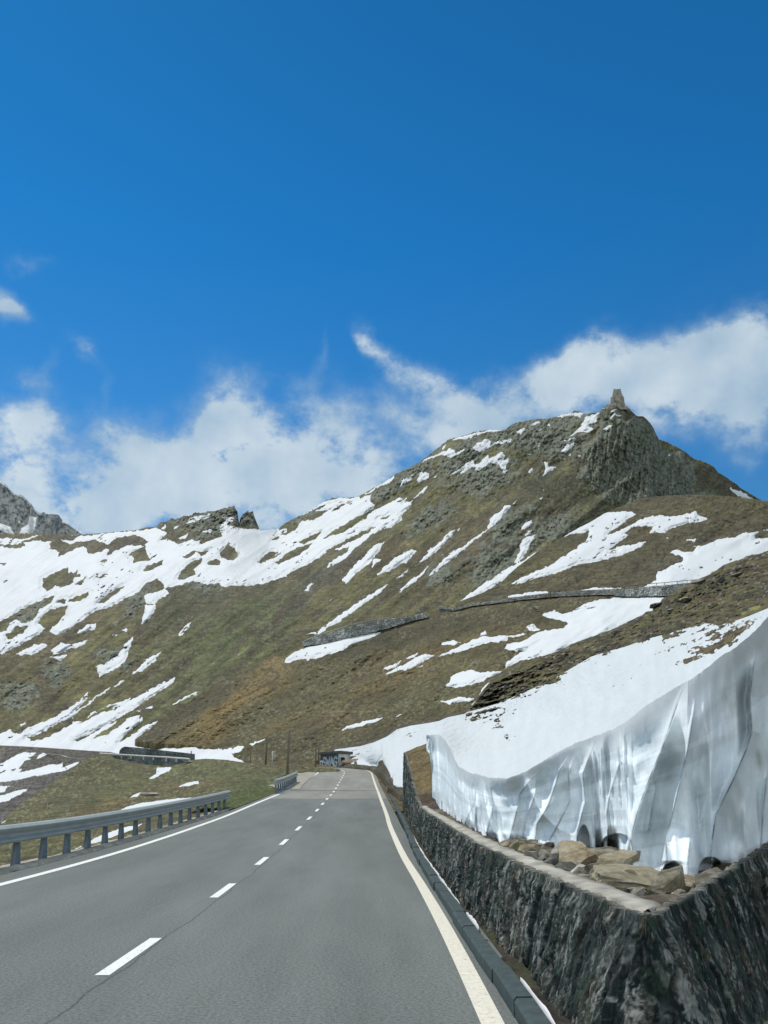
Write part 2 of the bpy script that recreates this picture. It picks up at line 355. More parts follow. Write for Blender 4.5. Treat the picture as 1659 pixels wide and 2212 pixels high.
def asphalt():
    m = bpy.data.materials.new('asphalt'); m.use_nodes = True; nt = m.node_tree; N, L = nt.nodes, nt.links; b = N['Principled BSDF']
    b.inputs['Roughness'].default_value = .88; b.inputs['Specular IOR Level'].default_value = .25
    at = N.new('ShaderNodeAttribute'); at.attribute_name = 'along'
    sp = N.new('ShaderNodeSeparateXYZ'); L.new(at.outputs['Vector'], sp.inputs[0])
    def noise(sc, det=6, rg=.6, vec=None, st=None):
        n = N.new('ShaderNodeTexNoise'); n.inputs['Scale'].default_value = sc; n.inputs['Detail'].default_value = det; n.inputs['Roughness'].default_value = rg
        src = vec or at.outputs['Vector']
        if st: mp = N.new('ShaderNodeMapping'); mp.inputs['Scale'].default_value = st; L.new(src, mp.inputs[0]); src = mp.outputs[0]
        L.new(src, n.inputs['Vector']); return n.outputs[0]
    def M(op, a, b_=None, c=None, cl=False):
        n = N.new('ShaderNodeMath'); n.operation = op; n.use_clamp = cl
        for i, x in enumerate((a, b_, c)):
            if x is None: continue
            if isinstance(x, (int, float)): n.inputs[i].default_value = x
            else: L.new(x, n.inputs[i])
        return n.outputs[0]
    def rng(x, a, b_, c, d):
        n = N.new('ShaderNodeMapRange'); L.new(x, n.inputs[0]); n.inputs[1].default_value = a; n.inputs[2].default_value = b_; n.inputs[3].default_value = c; n.inputs[4].default_value = d; return n.outputs[0]
    lat, lon = sp.outputs[0], sp.outputs[1]
    tone = rng(noise(.30, 5, .6, st=(1, .25, 1)), .3, .7, .80, 1.17)
    grit = rng(noise(34, 6, .9), .36, .64, .42, 1.6)
    grit2 = rng(noise(22, 3, .7), .35, .65, .93, 1.07)
    stain = rng(noise(1.6, 5, .65, st=(1, .12, 1)), .42, .7, 1.0, .84)
    new = rng(M('ADD', lon, M('MULTIPLY', noise(.8), .35)), 48.2, 48.45, 0, 1)
    wheel = M('MULTIPLY', M('SUBTRACT', 1, M('ABSOLUTE', M('SINE', M('MULTIPLY', M('ADD', lat, .2), 1.9)))), .06)
    # crack wandering along the centre joint
    wob = M('MULTIPLY', M('SUBTRACT', noise(.6, 6, .6, st=(.0, 1, 1)), .5), .22)
    dx = M('ABSOLUTE', M('SUBTRACT', M('ADD', lat, -.10), wob))
    crack = rng(dx, .004, .016, .52, 1.0)
    cm = M('MAXIMUM', crack, rng(noise(.5, 2, .5, st=(0, 1, 1)), .55, .62, 0, .8))
    cm = M('MAXIMUM', cm, rng(lon, 34, 40, 0, 1))
    v = M('MULTIPLY', M('MULTIPLY', tone, grit), M('MULTIPLY', M('MULTIPLY', grit2, stain), M('ADD', cm, wheel)))
    mx = N.new('ShaderNodeMix'); mx.data_type = 'RGBA'; L.new(new, mx.inputs[0]); mx.inputs[6].default_value = (.142, .158, .144, 1); mx.inputs[7].default_value = (.225, .226, .192, 1)
    m2 = N.new('ShaderNodeMix'); m2.data_type = 'RGBA'; m2.blend_type = 'MULTIPLY'; m2.inputs[0].default_value = 1; L.new(mx.outputs[2], m2.inputs[6])
    cb = N.new('ShaderNodeCombineColor'); [L.new(v, cb.inputs[i]) for i in range(3)]; L.new(cb.outputs[0], m2.inputs[7]); L.new(m2.outputs[2], b.inputs['Base Color'])
    bp = N.new('ShaderNodeBump'); bp.inputs['Strength'].default_value = .5; bp.inputs['Distance'].default_value = .008; L.new(noise(75, 4, .8), bp.inputs['Height']); L.new(bp.outputs[0], b.inputs['Normal'])
    return m
M_ASPH = asphalt()
def paint(name, c, wear=.85):
    m = shader(name, rough=.7, col=c, scale=14, var=.10, bump=.3, bscale=60, bdist=.006)
    nt = m.node_tree; N, L = nt.nodes, nt.links; b = N['Principled BSDF']; lk = b.inputs['Base Color'].links[0].from_socket
    n = N.new('ShaderNodeTexNoise'); n.inputs['Scale'].default_value = 26; n.inputs['Detail'].default_value = 8; n.inputs['Roughness'].default_value = .75
    tc = N.new('ShaderNodeTexCoord'); L.new(tc.outputs['Object'], n.inputs['Vector'])
    r = N.new('ShaderNodeMapRange'); L.new(n.outputs[0], r.inputs[0]); r.inputs[1].default_value = .55; r.inputs[2].default_value = .66; r.inputs[3].default_value = 0; r.inputs[4].default_value = wear
    mx = N.new('ShaderNodeMix'); mx.data_type = 'RGBA'; L.new(r.outputs[0], mx.inputs[0]); L.new(lk, mx.inputs[6]); mx.inputs[7].default_value = (.2, .2, .18, 1); L.new(mx.outputs[2], b.inputs['Base Color'])
    return m
M_WHITE = paint('white_road_paint', (.74, .75, .70)); M_CREAM = paint('cream_road_paint', (.68, .65, .53))

# big ground sheet far below the slopes, out to the horizon
me = bpy.data.meshes.new('ground'); me.from_pydata([(-6000,-3000,-30),(6000,-3000,-30),(6000,6000,-30),(-6000,6000,-30)], [], [(0,1,2,3)])
tag(link('ground', me, shader('valley_floor', col=(.07,.065,.035), scale=.02)), kind='structure')
RK = 8 * 15
road = ribbon('road', RL[:8*18], [lambda y, i: GR_K(y, i) + .38, lambda y, i: -2, 0, 2, 3.52], M_ASPH); tag(road, kind='structure')
LINE_L = ribbon('edge_line', RL[:8*22], [lambda y, i: LEFT_K(y, i) - .09, lambda y, i: LEFT_K(y, i) + .09], M_WHITE, dz=.004)
tag(LINE_L, 'thin white edge line along the guardrail side of the road', 'road marking')
LINE_R = ribbon('edge_line', RL[:8*17], [RIGHT_K - .08, RIGHT_K + .08], M_CREAM, dz=.004)
tag(LINE_R, 'broad cream edge line beside the kerb and stone wall', 'road marking')
# centre dashes
def at_len(path, s):
    acc = 0
    for i in range(1, len(path)):
        l = (path[i] - path[i-1]).length
        if acc + l >= s: return path[i-1].lerp(path[i], (s - acc) / l)
        acc += l
    return path[-1]
def path_from_y(y0):
    i = min(range(len(RL)), key=lambda i: (RL[i].y < y0, abs(RL[i].y - y0))); return RL[i:]
s_of_y = lambda y: sum((RL[i] - RL[i-1]).length for i in range(1, len(RL)) if RL[i].y <= y)
S0 = sum((RL[i] - RL[i-1]).length for i in range(1, 17)) # at y = 0
dash_n = 0
ORD = ['nearest', 'second nearest', 'third', 'fourth', 'fifth', 'sixth', 'seventh', 'eighth', 'ninth', 'tenth']
for k in range(-1, 26):
    a = S0 + 7.47 + 4.93 * k; b = a + 1.72
    pts = [at_len(RL, a + (b - a) * t / 4) for t in range(5)]
    if pts[0].y < 2.5: continue
    o = ribbon('centre_dash', pts, [-.063, .063], M_WHITE, dz=.004)
    lab = 'white centre dash, %s to the camera' % ORD[dash_n] if dash_n < 2 else ('white centre dash, %s one up the road from the camera' % ORD[dash_n] if dash_n < 10 else 'tiny white dash on the far rising stretch of road towards the bend')
    tag(o, lab, 'road marking', 'dashes of the centre line'); dash_n += 1
# thin dark strip across the road
cs = ribbon('cross_strip', [Vector((-6.9, 59.0, 1.318)), Vector((-3.5, 59.3, 1.325)), Vector((.3, 58.6, 1.30))], [-.16, .16], shader('dark_strip', col=(.035,.036,.034), rough=.8), dz=.012)
tag(cs, 'thin dark strip running straight across the asphalt', 'joint')

def sheet(name, pathA, pathB, n, zf, colf, mat, smooth=True, kind='structure'):
    """ground strip between two world-space polylines with relief zf(x,y,t) and colours"""
    A_ = np.array([tuple(p) for p in pathA]); B_ = np.array([tuple(p) for p in pathB]); t = np.linspace(0, 1, n)[:, None, None]
    P = A_[None] * (1 - t) + B_[None] * t; tt = np.repeat(t[..., 0], len(A_), 1)
    P[..., 2] += zf(P[..., 0], P[..., 1], tt); c = colf(P[..., 0], P[..., 1], tt)
    o = mesh_np(name, P, grid_faces(n, len(A_)), c, mat, smooth=smooth)
    if kind: tag(o, kind=kind)
    return o
def dense(path, step):
    out = [path[0]]
    for a, b in zip(path[:-1], path[1:]):
        n = max(1, int((b - a).length / step))
        for i in range(1, n + 1): out.append(a.lerp(b, i / n))
    return out
NEAR = [p for p in RL if -10 <= p.y <= 52]
MCONC = shader('old_concrete', scale=5, var=.25, bump=.6, bscale=25, bdist=.02)
# left concrete lip + strip that carries the guardrail
def ccol(x, y, t): n = fbm(x * 3, y * 3, o=4, seed=3); return (A(.40,.37,.28) * np.clip(1 + .35 * n, .5, 1.3)[..., None])
pn_ = dense([p for p in RL if -8 <= p.y <= 39], .12)
LP = offs(pn_, lambda y, i: GR_K(y, i) + .42); LQ = offs(pn_, lambda y, i: GR_K(y, i) + .12); LRr = offs(pn_, lambda y, i: GR_K(y, i) - .45)
sheet('kerb_strip', LP, LQ, 10, lambda x, y, t: .05 * ss(t, 0, .35) - .0 + .018 * fbm(x * 4, y * 4, o=3, seed=8), ccol, MCONC)
def sc(x, y, t):
    n = fbm(x * 2, y * 2, o=4, seed=13); w = ss(n + 1.3 * (t - .55), -.1, .3)[..., None]; return A(.36,.34,.27) * (1 - w) + OLIVE * 1.1 * w
sheet('verge', LQ, LRr, 10, lambda x, y, t: .05 - .09 * t + .03 * fbm(x * 4, y * 4, o=3, seed=9) * t, sc, MCONC)

pg_ = dense([p for p in RL if 36.6 <= p.y <= 60], .2)
sheet('verge', offs(pg_, lambda y, i: GR_K(y, i) + .42), offs(pg_, lambda y, i: GR_K(y, i) - 1.6), 24, lambda x, y, t: .03 + .16 * t + .16 * np.abs(fbm(x * 3, y * 3, o=4, seed=19)) * ss(t, .05, .3), lambda x, y, t: (A(.075,.092,.030) * np.clip(1 + .6 * fbm(x * 5, y * 3, o=4, seed=20), .4, 1.7)[..., None]), shader('verge_turf', scale=9, var=.45, bump=.8, bscale=14, bdist=.06))
# ------------------------------------------------------------------ kerb, gutter
KY = [(1.05,-8),(1.05,3),(1.05,6.5),(1.0,8.5),(.95,11),(.91,14),(.84,20),(.82,28),(.72,36),(.55,46),(.30,58),(-.1,70),(-.7,88),(-1.1,96)]
kpath = spline([(x, y, float(road_z(y))) for x, y in KY], 6)
M_KERB = shader('kerb_granite', col=(.050,.072,.072), scale=8, var=.3, bump=.5, bscale=40, bdist=.012, rough=.8)
def box_between(a, b, wa, h, name, mat, label, cat, group, bev=.02):
    """kerb stone between two ground points: bevelled, slightly out of line"""
    d = (b - a); L_ = d.length; d.normalize(); rgt = Vector((d.y, -d.x, 0)).normalized(); bm = bmesh.new()
    prof = [(-wa, -.15), (-wa, h - bev), (-wa + bev, h), (-.012, h + .003), (0, h - .012), (0, -.15)]
    vs = []
    for q in (0, .5, 1):
        p = a + d * (.006 + (L_ - .012) * q); vs.append([bm.verts.new(p + rgt * x + Vector((0, 0, z + .003 * random.random()))) for x, z in prof])
    n = len(prof)
    for r in range(2):
        for i in range(n): bm.faces.new((vs[r][i], vs[r+1][i], vs[r+1][(i+1) % n], vs[r][(i+1) % n]))
    bm.faces.new(vs[0][::-1]); bm.faces.new(vs[2]); me = bpy.data.meshes.new(name); bmesh.ops.recalc_face_normals(bm, faces=bm.faces); bm.to_mesh(me); bm.free()
    o = link(name, me, mat); tag(o, label, cat, group); return o
random.seed(4)
cur = 2.2; kn = 0
def on_path(path, y):
    for a, b in zip(path[:-1], path[1:]):
        if a.y <= y <= b.y: return a.lerp(b, (y - a.y) / max(1e-6, b.y - a.y))
    return path[-1]
kl = ['dark kerb stone in the bottom corner of the road edge, nearest the camera', 'dark kerb stone, second from the camera, beside the cream line', 'dark kerb stone, third from the camera, with snow melting behind it',
      'dark kerb stone, fourth from the camera, along the gutter']
cur = 3.2
while cur < 62:
    L_ = 1.0 if cur < 30 else 2.0
    a = on_path(kpath, cur); b = on_path(kpath, cur + L_); j = Vector((random.uniform(-.012, .012), 0, random.uniform(-.01, .01)))
    lab = kl[kn] if kn < len(kl) else ('dark granite kerb stone in the row below the stone wall' if cur < 36 else 'far kerb stone beyond the end of the stone wall')
    box_between(a + j, b + j, .145, .12, 'kerb_stone', M_KERB, lab, 'kerb', 'kerb stones along the right road edge'); kn += 1; cur += L_
# dirty strip of asphalt + gutter between kerb and wall
WPX = [(1.25,2.2),(1.27,4.0),(1.30,6.6),(1.31,7.7),(1.17,10),(1.15,12.5),(1.08,15),(1.04,20),(1.05,26),(1.08,32),(1.0,36),(.95,41)]
wpath = spline([(x, y, float(road_z(y))) for x, y in WPX], 6)
gk = dense([p for p in kpath if p.y < 42], .15); gk2 = [Vector((p.x, p.y, p.z)) for p in gk]
gw = [Vector((float(np.interp(p.y, [q.y for q in wpath], [q.x for q in wpath])) + .3, p.y, p.z)) for p in gk]
def gcol(x, y, t):
    n = fbm(x * 5, y * 5, o=4, seed=23); w = ss(n, -.1, .4)[..., None]; c = A(.028,.025,.020) * (1 - w) + A(.060,.052,.037) * w
    m = ss(fbm(x * 1.2, y * 1.2, o=3, seed=29), .15, .4)[..., None] * .6; return c * (1 - m) + A(.06,.065,.028) * m
sheet('gutter', gk2, gw, 14, lambda x, y, t: .0 + .02 * (t - .3) + .05 * fbm(x * 6, y * 6, o=4, seed=24), gcol, MN)
# crusts of dirty snow left in the gutter
random.seed(9)
for (y0, y1, w0, lab) in [(5.6, 6.9, .018, 'thin white crust of snow in the gutter, nearest the camera'), (9.2, 10.3, .026, 'small strip of snow in the gutter, middle of three'), (11.0, 24.0, .022, 'long thin line of snow along the top of the far kerb')]:
    pts = dense([Vector((on_path(kpath, y0 + (y1 - y0) * i / 12).x + .02, y0 + (y1 - y0) * i / 12, float(road_z(y0 + (y1 - y0) * i / 12)))) for i in range(13)], .06)
    n = len(pts); X = np.array([p.x for p in pts]); Yp = np.array([p.y for p in pts]); Z = np.array([p.z for p in pts])
    w = w0 * np.sin(np.linspace(0, 3.14, n)) ** .4 * (1 + .9 * fbm(Yp * 4, Yp * 0, o=3, seed=2)); w = np.clip(w, .006, None)
    t = np.linspace(0, 1, 6)[:, None]; PX = X[None] + w[None] * t * 1.5; PZ = Z[None] + .06 + .045 * np.sin(t * 3.14) + .01 * fbm(PX * 20, Yp[None] * 20 + t, o=2)
    V = np.stack([PX, np.repeat(Yp[None], 6, 0), PZ + 0 * PX], -1)
    o = mesh_np('snow_crust', V, grid_faces(6, n), np.zeros((6, n, 3)) + A(.7,.73,.74), MS, smooth=True); tag(o, lab, 'snow', 'snow left in the gutter')

# ------------------------------------------------------------------ near stone wall
def uvz(u, v, z):
    rx, rz = ray(u, v); Y = (z - EYE) / float(rz); return Vector((float(rx) * Y, Y, z))
TOPY = [0, 5.4, 7.7, 11.2, 16, 22, 25.4, 28, 31, 34, 37, 38.6, 41]
TOPZ = [.72, .72, .72, .76, .82, .88, .92, 1.15, 1.62, 2.2, 2.85, 3.1, 3.15]
TOPX = [1.62, 1.60, 1.47, 1.24, 1.16, 1.11, 1.10, 1.10, 1.08, 1.04, .98, .95, .95]
CORNER = Vector((1.60, 5.40, .72))
def wall_ts():
    ys = [38.7]
    while ys[-1] > 5.45: ys.append(ys[-1] - max(.008, ys[-1] ** 2 * .00026))
    ys[-1] = 5.40; return ys
def build_wall():
    ys = np.array(wall_ts()); tx = np.interp(ys, TOPY, TOPX); tz = np.interp(ys, TOPY, TOPZ)
    bx = np.interp(ys, [5.4, 6.5, 7.7, 11.2, 15, 20, 26, 36, 41], [1.19, 1.22, 1.25, 1.09, 1.03, 1.03, 1.01, .90, .87]); base = np.stack([bx, ys, road_z(ys) - .15], -1); top = np.stack([tx, ys, tz], -1)
    # return wall, from the corner to the right and away
    E_ = Vector((4.9, 10.2, .95)); n = 640; s = np.linspace(0, 1, n)[1:]
    rt = np.stack([CORNER.x + (E_.x - CORNER.x) * s, CORNER.y + (E_.y - CORNER.y) * s, .72 + .26 * s ** 1.2], -1)
    nrm_r = np.array([E_.y - CORNER.y, -(E_.x - CORNER.x), 0]); nrm_r /= np.linalg.norm(nrm_r)
    rb = rt + nrm_r * .10; rb[:, 2] = -.15
    arc = np.linspace(math.pi, math.pi + math.atan2(nrm_r[0], -nrm_r[1]) + math.pi / 2, 44)[1:-1]; rc = .05
    at_ = np.stack([CORNER.x + rc + rc * np.cos(arc), CORNER.y + rc * np.sin(arc), .72 + 0 * arc], -1); ab = at_.copy(); ab[:, 0] += .30 * np.cos(arc); ab[:, 1] += .30 * np.sin(arc); ab[:, 2] = -.15
    rt[:, :2] += at_[-1, :2] - rt[0, :2] + .005; rb[:, :2] += at_[-1, :2] - (rt[0, :2] - 0); rb = rt + nrm_r * np.interp(s, [0, .3, 1], [.30, .16, .12])[:, None]; rb[:, 2] = -.15; na = len(at_)
    Bp = np.concatenate([base, ab, rb]); Tp = np.concatenate([top, at_, rt]); ns = len(Bp)
    dl = np.linalg.norm(np.diff(Tp, axis=0), axis=1); dl[len(base) - 1:len(base) + na] = np.maximum(dl[len(base) - 1:len(base) + na], .007); seg = np.r_[0, np.cumsum(dl)]
    nl = np.zeros((ns, 3)); d = np.gradient(Tp[:, :2], axis=0); d /= np.linalg.norm(d, axis=1)[:, None]
    nl[:, 0] = d[:, 1]; nl[:, 1] = -d[:, 0]                                   # outward, towards the road
    k = np.ones(5) / 5; nl = np.stack([np.convolve(np.pad(nl[:, i], 2, 'edge'), k, 'valid') for i in range(3)], 1)
    nl /= np.linalg.norm(nl, axis=1)[:, None]
    NR = 110; t = np.linspace(0, 1, NR)[:, None]
    P = Bp[None] * (1 - t[..., None]) + Tp[None] * t[..., None]
    Sg = np.repeat(seg[None], NR, 0); H = P[..., 2]
    # upright slabs: cells long in height, short along the wall
    wob = .09 * fbm(Sg * 2.2, H * 2.2, o=4, seed=31, g=.6)
    f1, f2, cid = vor((Sg + wob + .10 * H) * 4.2, (H + wob) * 1.5 + 7, seed=3); g = ss(f2 - f1, .0, .20)
    e1, e2, cid2 = vor((Sg + wob + .08 * H) * 13.0, H * 3.0 + 3, seed=8); g2 = ss(e2 - e1, 0, .25)
    fol = ridge((Sg + .12 * H + wob) * 20, H * 3.0, o=5, seed=33, g=.75)
    fol2 = ridge((Sg + .12 * H + 2 * wob) * 40, H * 5, o=3, seed=37, g=.6)
    disp = .012 * g + .035 * (cid - .5) * g + .020 * (cid2 - .4) * g2 + .0055 * fol + .003 * fol2 + .006 * fbm(Sg * 30, H * 10, o=3, seed=35)
    disp *= (1 + .3 * ss(Sg, 0, 10)) * np.clip(1.35 - .95 * ss(t, .88, 1.0), .35, 1)
    P = P + nl[None] * disp[..., None]
    P[-1, :, 2] += .028 * fbm(seg * 7, seg * 0, o=4, seed=44) + .02; P[-2, :, 2] += .015 * fbm(seg * 7, seg * 0, o=4, seed=44)
    # colour: dark blue-green slate, pale flecks painted as grazing sunlight on the proud bits, mortar hollows
    sl = ss(fbm((Sg + wob) * 3, H * 1.5, o=3, seed=51), -.4, .4)[..., None]
    c = A(.014,.023,.022) * (1 - sl) + A(.046,.058,.053) * sl
    br = ss(cid2, .72, .95)[..., None] * .7; c = c * (1 - br) + A(.085,.075,.055) * br
    fleck = ss(fbm((Sg + .15 * H + wob) * 11, H * 3.2, o=5, seed=53, g=.8) + .12 * fol2 - .05, .22, .5) * ss(cid + .5 * fbm(Sg * 2, H * 2, seed=56, o=2), .42, .75)
    fleck = np.clip(fleck + .7 * ss(fbm(Sg * 34, H * 9, o=3, seed=57), .32, .6), 0, 1)[..., None]
    c = c * (1 - .70 * fleck) + A(.30,.31,.275) * .70 * fleck
    gn = (ss(fbm(Sg * 5, H * 5, o=3, seed=59), .15, .5) * .5)[..., None]; c = c * (1 - gn) + A(.035,.060,.040) * gn
    mo = (1 - g)[..., None] * .75; c = c * (1 - mo) + A(.014,.017,.017) * mo
    # top: a rough cap row and the back of the wall
    top_r = P[-1]; cap1 = top_r - nl * .09; cap1[:, 2] = Tp[:, 2] + .02 + .02 * fbm(seg * 9, seg * 0 + 3, o=3, seed=61)
    cap2 = Tp - nl * np.where(np.arange(ns) > len(base) - 4, .10, .20)[:, None]; cap2[:, 2] = Tp[:, 2] - .01; back = cap2 - nl * .02; back[:, 2] = cap2[:, 2] - .5
    P = np.concatenate([P, cap1[None], cap2[None], back[None]]); cc = np.zeros((3, ns, 3)) + A(.17,.165,.14)
    cc *= np.clip(1 + .6 * fbm(Sg[:3] * 14, H[:3] * 14 + t[:3] * 90, o=3, seed=63), .3, 1.8)[..., None]
    c = np.concatenate([c, cc])
    # far end of the wall closed
    o = mesh_np('stone_wall', P, grid_faces(P.shape[0], ns), c, shader('slate_wall', scale=38, var=.55, bump=.9, bscale=30, bdist=.03, stretch=(1, 1, .35), rough=.9, detail=10, spec=.08))
    tag(o, 'rough dark slate retaining wall with a sharp corner at the right of the road', 'wall'); return o, nl
wall, _nl = build_wall()
# pale concrete coping strip behind the wall's front stones
ys = np.array([y for y in np.linspace(5.50, 25.6, 240)]); tx = np.interp(ys, TOPY, TOPX); tz = np.interp(ys, TOPY, TOPZ)
w = .22 - .05 * ss(ys, 12, 25)
inner = tx + .075 + .02 * fbm(ys * 4, ys * 0, o=3, seed=71); outer = tx + .075 + w + .03 * fbm(ys * 3, ys * 0, o=3, seed=72)
rows = []; 
for k_, (xx, dz) in enumerate([(inner, -.12), (inner, .035), (inner + w * .5, .045), (outer, .035), (outer, -.12)]):
    rows.append(np.stack([xx, ys + (.30 * (xx - inner) if True else 0), tz + dz + (.008 * fbm(ys * 6, xx * 6, o=3, seed=73) if k_ in (1, 2, 3) else 0)], -1))
P = np.stack(rows); P[..., 0] = np.minimum(P[..., 0], 1.61 + (P[..., 1] - 5.4) * .6875); n = fbm(P[..., 0] * 6, P[..., 1] * 3, o=4, seed=75)
o = mesh_np('coping', P, grid_faces(5, len(ys)), A(.35,.335,.28) * np.clip(1 + .4 * n, .5, 1.3)[..., None], MCONC); o.parent = wall

# fill of earth between wall and snow
ys = np.concatenate([np.arange(4.5, 16, .10), np.arange(16, 40, .2)]); tx = np.interp(ys, TOPY, TOPX); tz = np.interp(ys, TOPY, TOPZ)
s = np.linspace(0, 1, 80) ** 1.3 * 9.0
X = tx[None] + .10 + s[:, None]; Yg = np.repeat(ys[None], 80, 0)
rise = .05 * s[:, None] + ss(Yg, 20, 30) * .28 * s[:, None]
Z = tz[None] - .06 + rise + .05 * fbm(X * 2.2, Yg * 2.2, o=4, seed=81) * ss(X - tx, .1, .6) + .10 * ss(Yg, 24, 27)
n1 = fbm(X * 1.5, Yg * 1.5, o=5, seed=82); n2 = fbm(X * 7, Yg * 7, o=3, seed=83)
c = np.zeros(X.shape + (3,)) + A(.070,.055,.038); k = ss(n1, -.1, .35)[..., None]; c = c * (1 - k) + A(.15,.13,.09) * k
k = (ss(Yg, 26.5, 30) * .9)[..., None]; c = c * (1 - k) + (A(.125,.095,.036) * (1 + .5 * n1[..., None])) * k
k = (ss(Yg, 23.8, 25.2) * (1 - ss(Yg, 27, 29)) * .8)[..., None]; c = c * (1 - k) + A(.05,.03,.02) * k
c *= np.clip(1 + .5 * n2, .4, 1.6)[..., None]
# cut the sheet off behind the return wall line
m = (X - CORNER.x) * (10.2 - 5.4) - (Yg - 5.4) * (4.9 - 1.6) < .2
V, Q, c2 = np.stack([X, Yg, Z], -1).reshape(-1, 3), grid_faces(*X.shape, keep=m), c.reshape(-1, 3)
V, Q, c2 = compact(V, Q, c2); o = mesh_np('earth_fill', V, Q, c2, MN, smooth=True); tag(o, kind='structure')

# ================================================================== FAR PEAKS
skyA = np.r_[[(-700, 960), (-250, 1010), (-100, 985)], T(cr1, "-20,205 0,215 40,245 80,290 130,300 165,335 190,360 215,395 240,410 262,402 275,415 320,415 350,420 370,455 430,490 500,535 560,560"), [(260, 1200)]]
def colA(u, v, Y, P):
    n = ridge(u / 9, v / 40, o=4, seed=3); c = np.zeros(u.shape + (3,)) + A(.125,.14,.135); c *= np.clip(1 + .40 * n, .5, 1.5)[..., None]; return c
def relA(u, v, Y, dv):
    r = .009 * ridge(u / 22, v / 80, o=4, seed=5) + .003 * fbm(u / 8, v / 10, o=3, seed=6)
    return Y, Y * (1 - r)
def depA(u, v): return 1500 + (1180 - v) * 1.5 + 120 * ss(u, 60, 75) * (-1) + 60 * ss(u, 95, 140)
pk, U, V, Ys, Yf = terrain('far_peaks', (-500, 250), skyA, np.array([(-900, 1230), (900, 1230)]), 1.6, depA, relA, colA, MT, skyjag=2, seed=2)
vs = np.interp(U[0], skyA[:, 0], skyA[:, 1]); rim = 5.0 + 2.5 * fbm(U / 14, U * 0, o=3, seed=8)
sdr = np.where((U > 0) & (U < 92), rim - (V - vs[None]), -9); sdr = np.maximum(sdr, np.where((U > 135) & (U < 186), rim * .5 - (V - vs[None]), -9)); sdr = np.maximum(sdr, np.where(U < 2, rim - (V - vs[None]), -9))
sp_ = [T(cr1, "175,425 220,435 205,500 190,545 110,545 125,500 165,480"), T(cr1, "-60,440 0,470 60,490 85,535 50,530 0,510 -60,500"), T(cr1, "108,455 122,460 118,472 108,468")]
sdr = np.maximum(sdr, sd_of(U, V, sp_, [], 1.5))
snow_on('snow_cover', U, V, Yf, Yf, sdr, .004, MSF, 'snow cornice and snow pockets on the far jagged peaks at the left', tone=None, thr=-1.5)

# ================================================================== MAIN MOUNTAIN
skyM = np.r_[[(-700, 1190), (-100, 1165), (0, 1154.6)], T(cr1, "265,532 450,540 800,512 880,492 930,490 950,462 985,462 1020,440 1040,447 1100,425 1135,425 1150,408 1180,410 1225,405 1230,398 1270,398 1330,380 1355,377 1360,366 1368,372 1393,366 1397,385 1410,400 1415,440 1420,470 1426,440 1440,415 1462,402 1470,390 1476,402 1486,405 1502,398 1508,425 1518,450 1535,490 1541,515 1600,508 1659,500"),
              T(cr2, "120,1032 150,1030 200,990 250,962 330,925 390,890 450,850 500,832 540,828 640,825 690,808 760,765 830,730 900,680 960,650 1060,600 1110,560 1150,530 1200,490 1235,460 1260,452 1330,435 1420,405 1500,393 1560,396 1600,395 1630,372"),
              T(cr3, "0,372 40,355 100,340 180,325 250,322 310,310 370,292 415,285 420,272 465,275 475,288 500,290 540,288 580,280 600,262 620,240 640,232 660,225 740,232 770,255 800,285 820,305 860,310 885,325 905,350 925,375 945,420 962,455 1030,480 1100,515 1190,580 1260,600 1310,630 1340,665 1400,700 1430,725 1500,775 1560,810 1600,835 1659,860"), [(1800, 1160), (2300, 1330)]]
botM = np.array([(-900, 1640), (0, 1645), (300, 1665), (420, 1670), (560, 1675), (720, 1680), (1000, 1680), (2400, 1680)])
depM = RBF([(-500,1610,250),(-200,1610,225),(0,1608,212),(150,1615,205),(300,1622,200),(420,1636,185),(560,1650,165),(720,1660,150),(1000,1660,170),(1400,1660,250),(1900,1660,320),
            (0,1400,330),(0,1250,480),(0,1160,760),(-400,1400,360),(-400,1180,760),(200,1400,330),(200,1250,470),(170,1156,790),(330,1140,760),(330,1300,410),(500,1100,720),(500,1250,470),(430,1460,290),(600,1145,800),(600,1300,420),(600,1430,300),
            (750,1080,760),(750,1200,540),(750,1330,380),(880,1010,720),(900,1150,560),(900,1290,400),(1000,945,720),(1050,1060,590),(1050,1200,450),(1110,916,730),(1250,890,740),(1333,872,715),(1330,960,650),(1330,1060,600),(1300,1110,540),(1200,1160,470),
            (1450,962,760),(1450,1060,640),(1540,1010,780),(1640,1080,800),(1640,1200,700),(1900,1300,800),(1200,1000,640),(1150,1100,520)])
_lobes = T(cr3, "450,560 520,480 600,400 690,320 800,290 900,330 960,470 1100,540 1180,640 1220,780 1300,800 1420,820 1400,870 900,870 650,860 560,780 470,700")
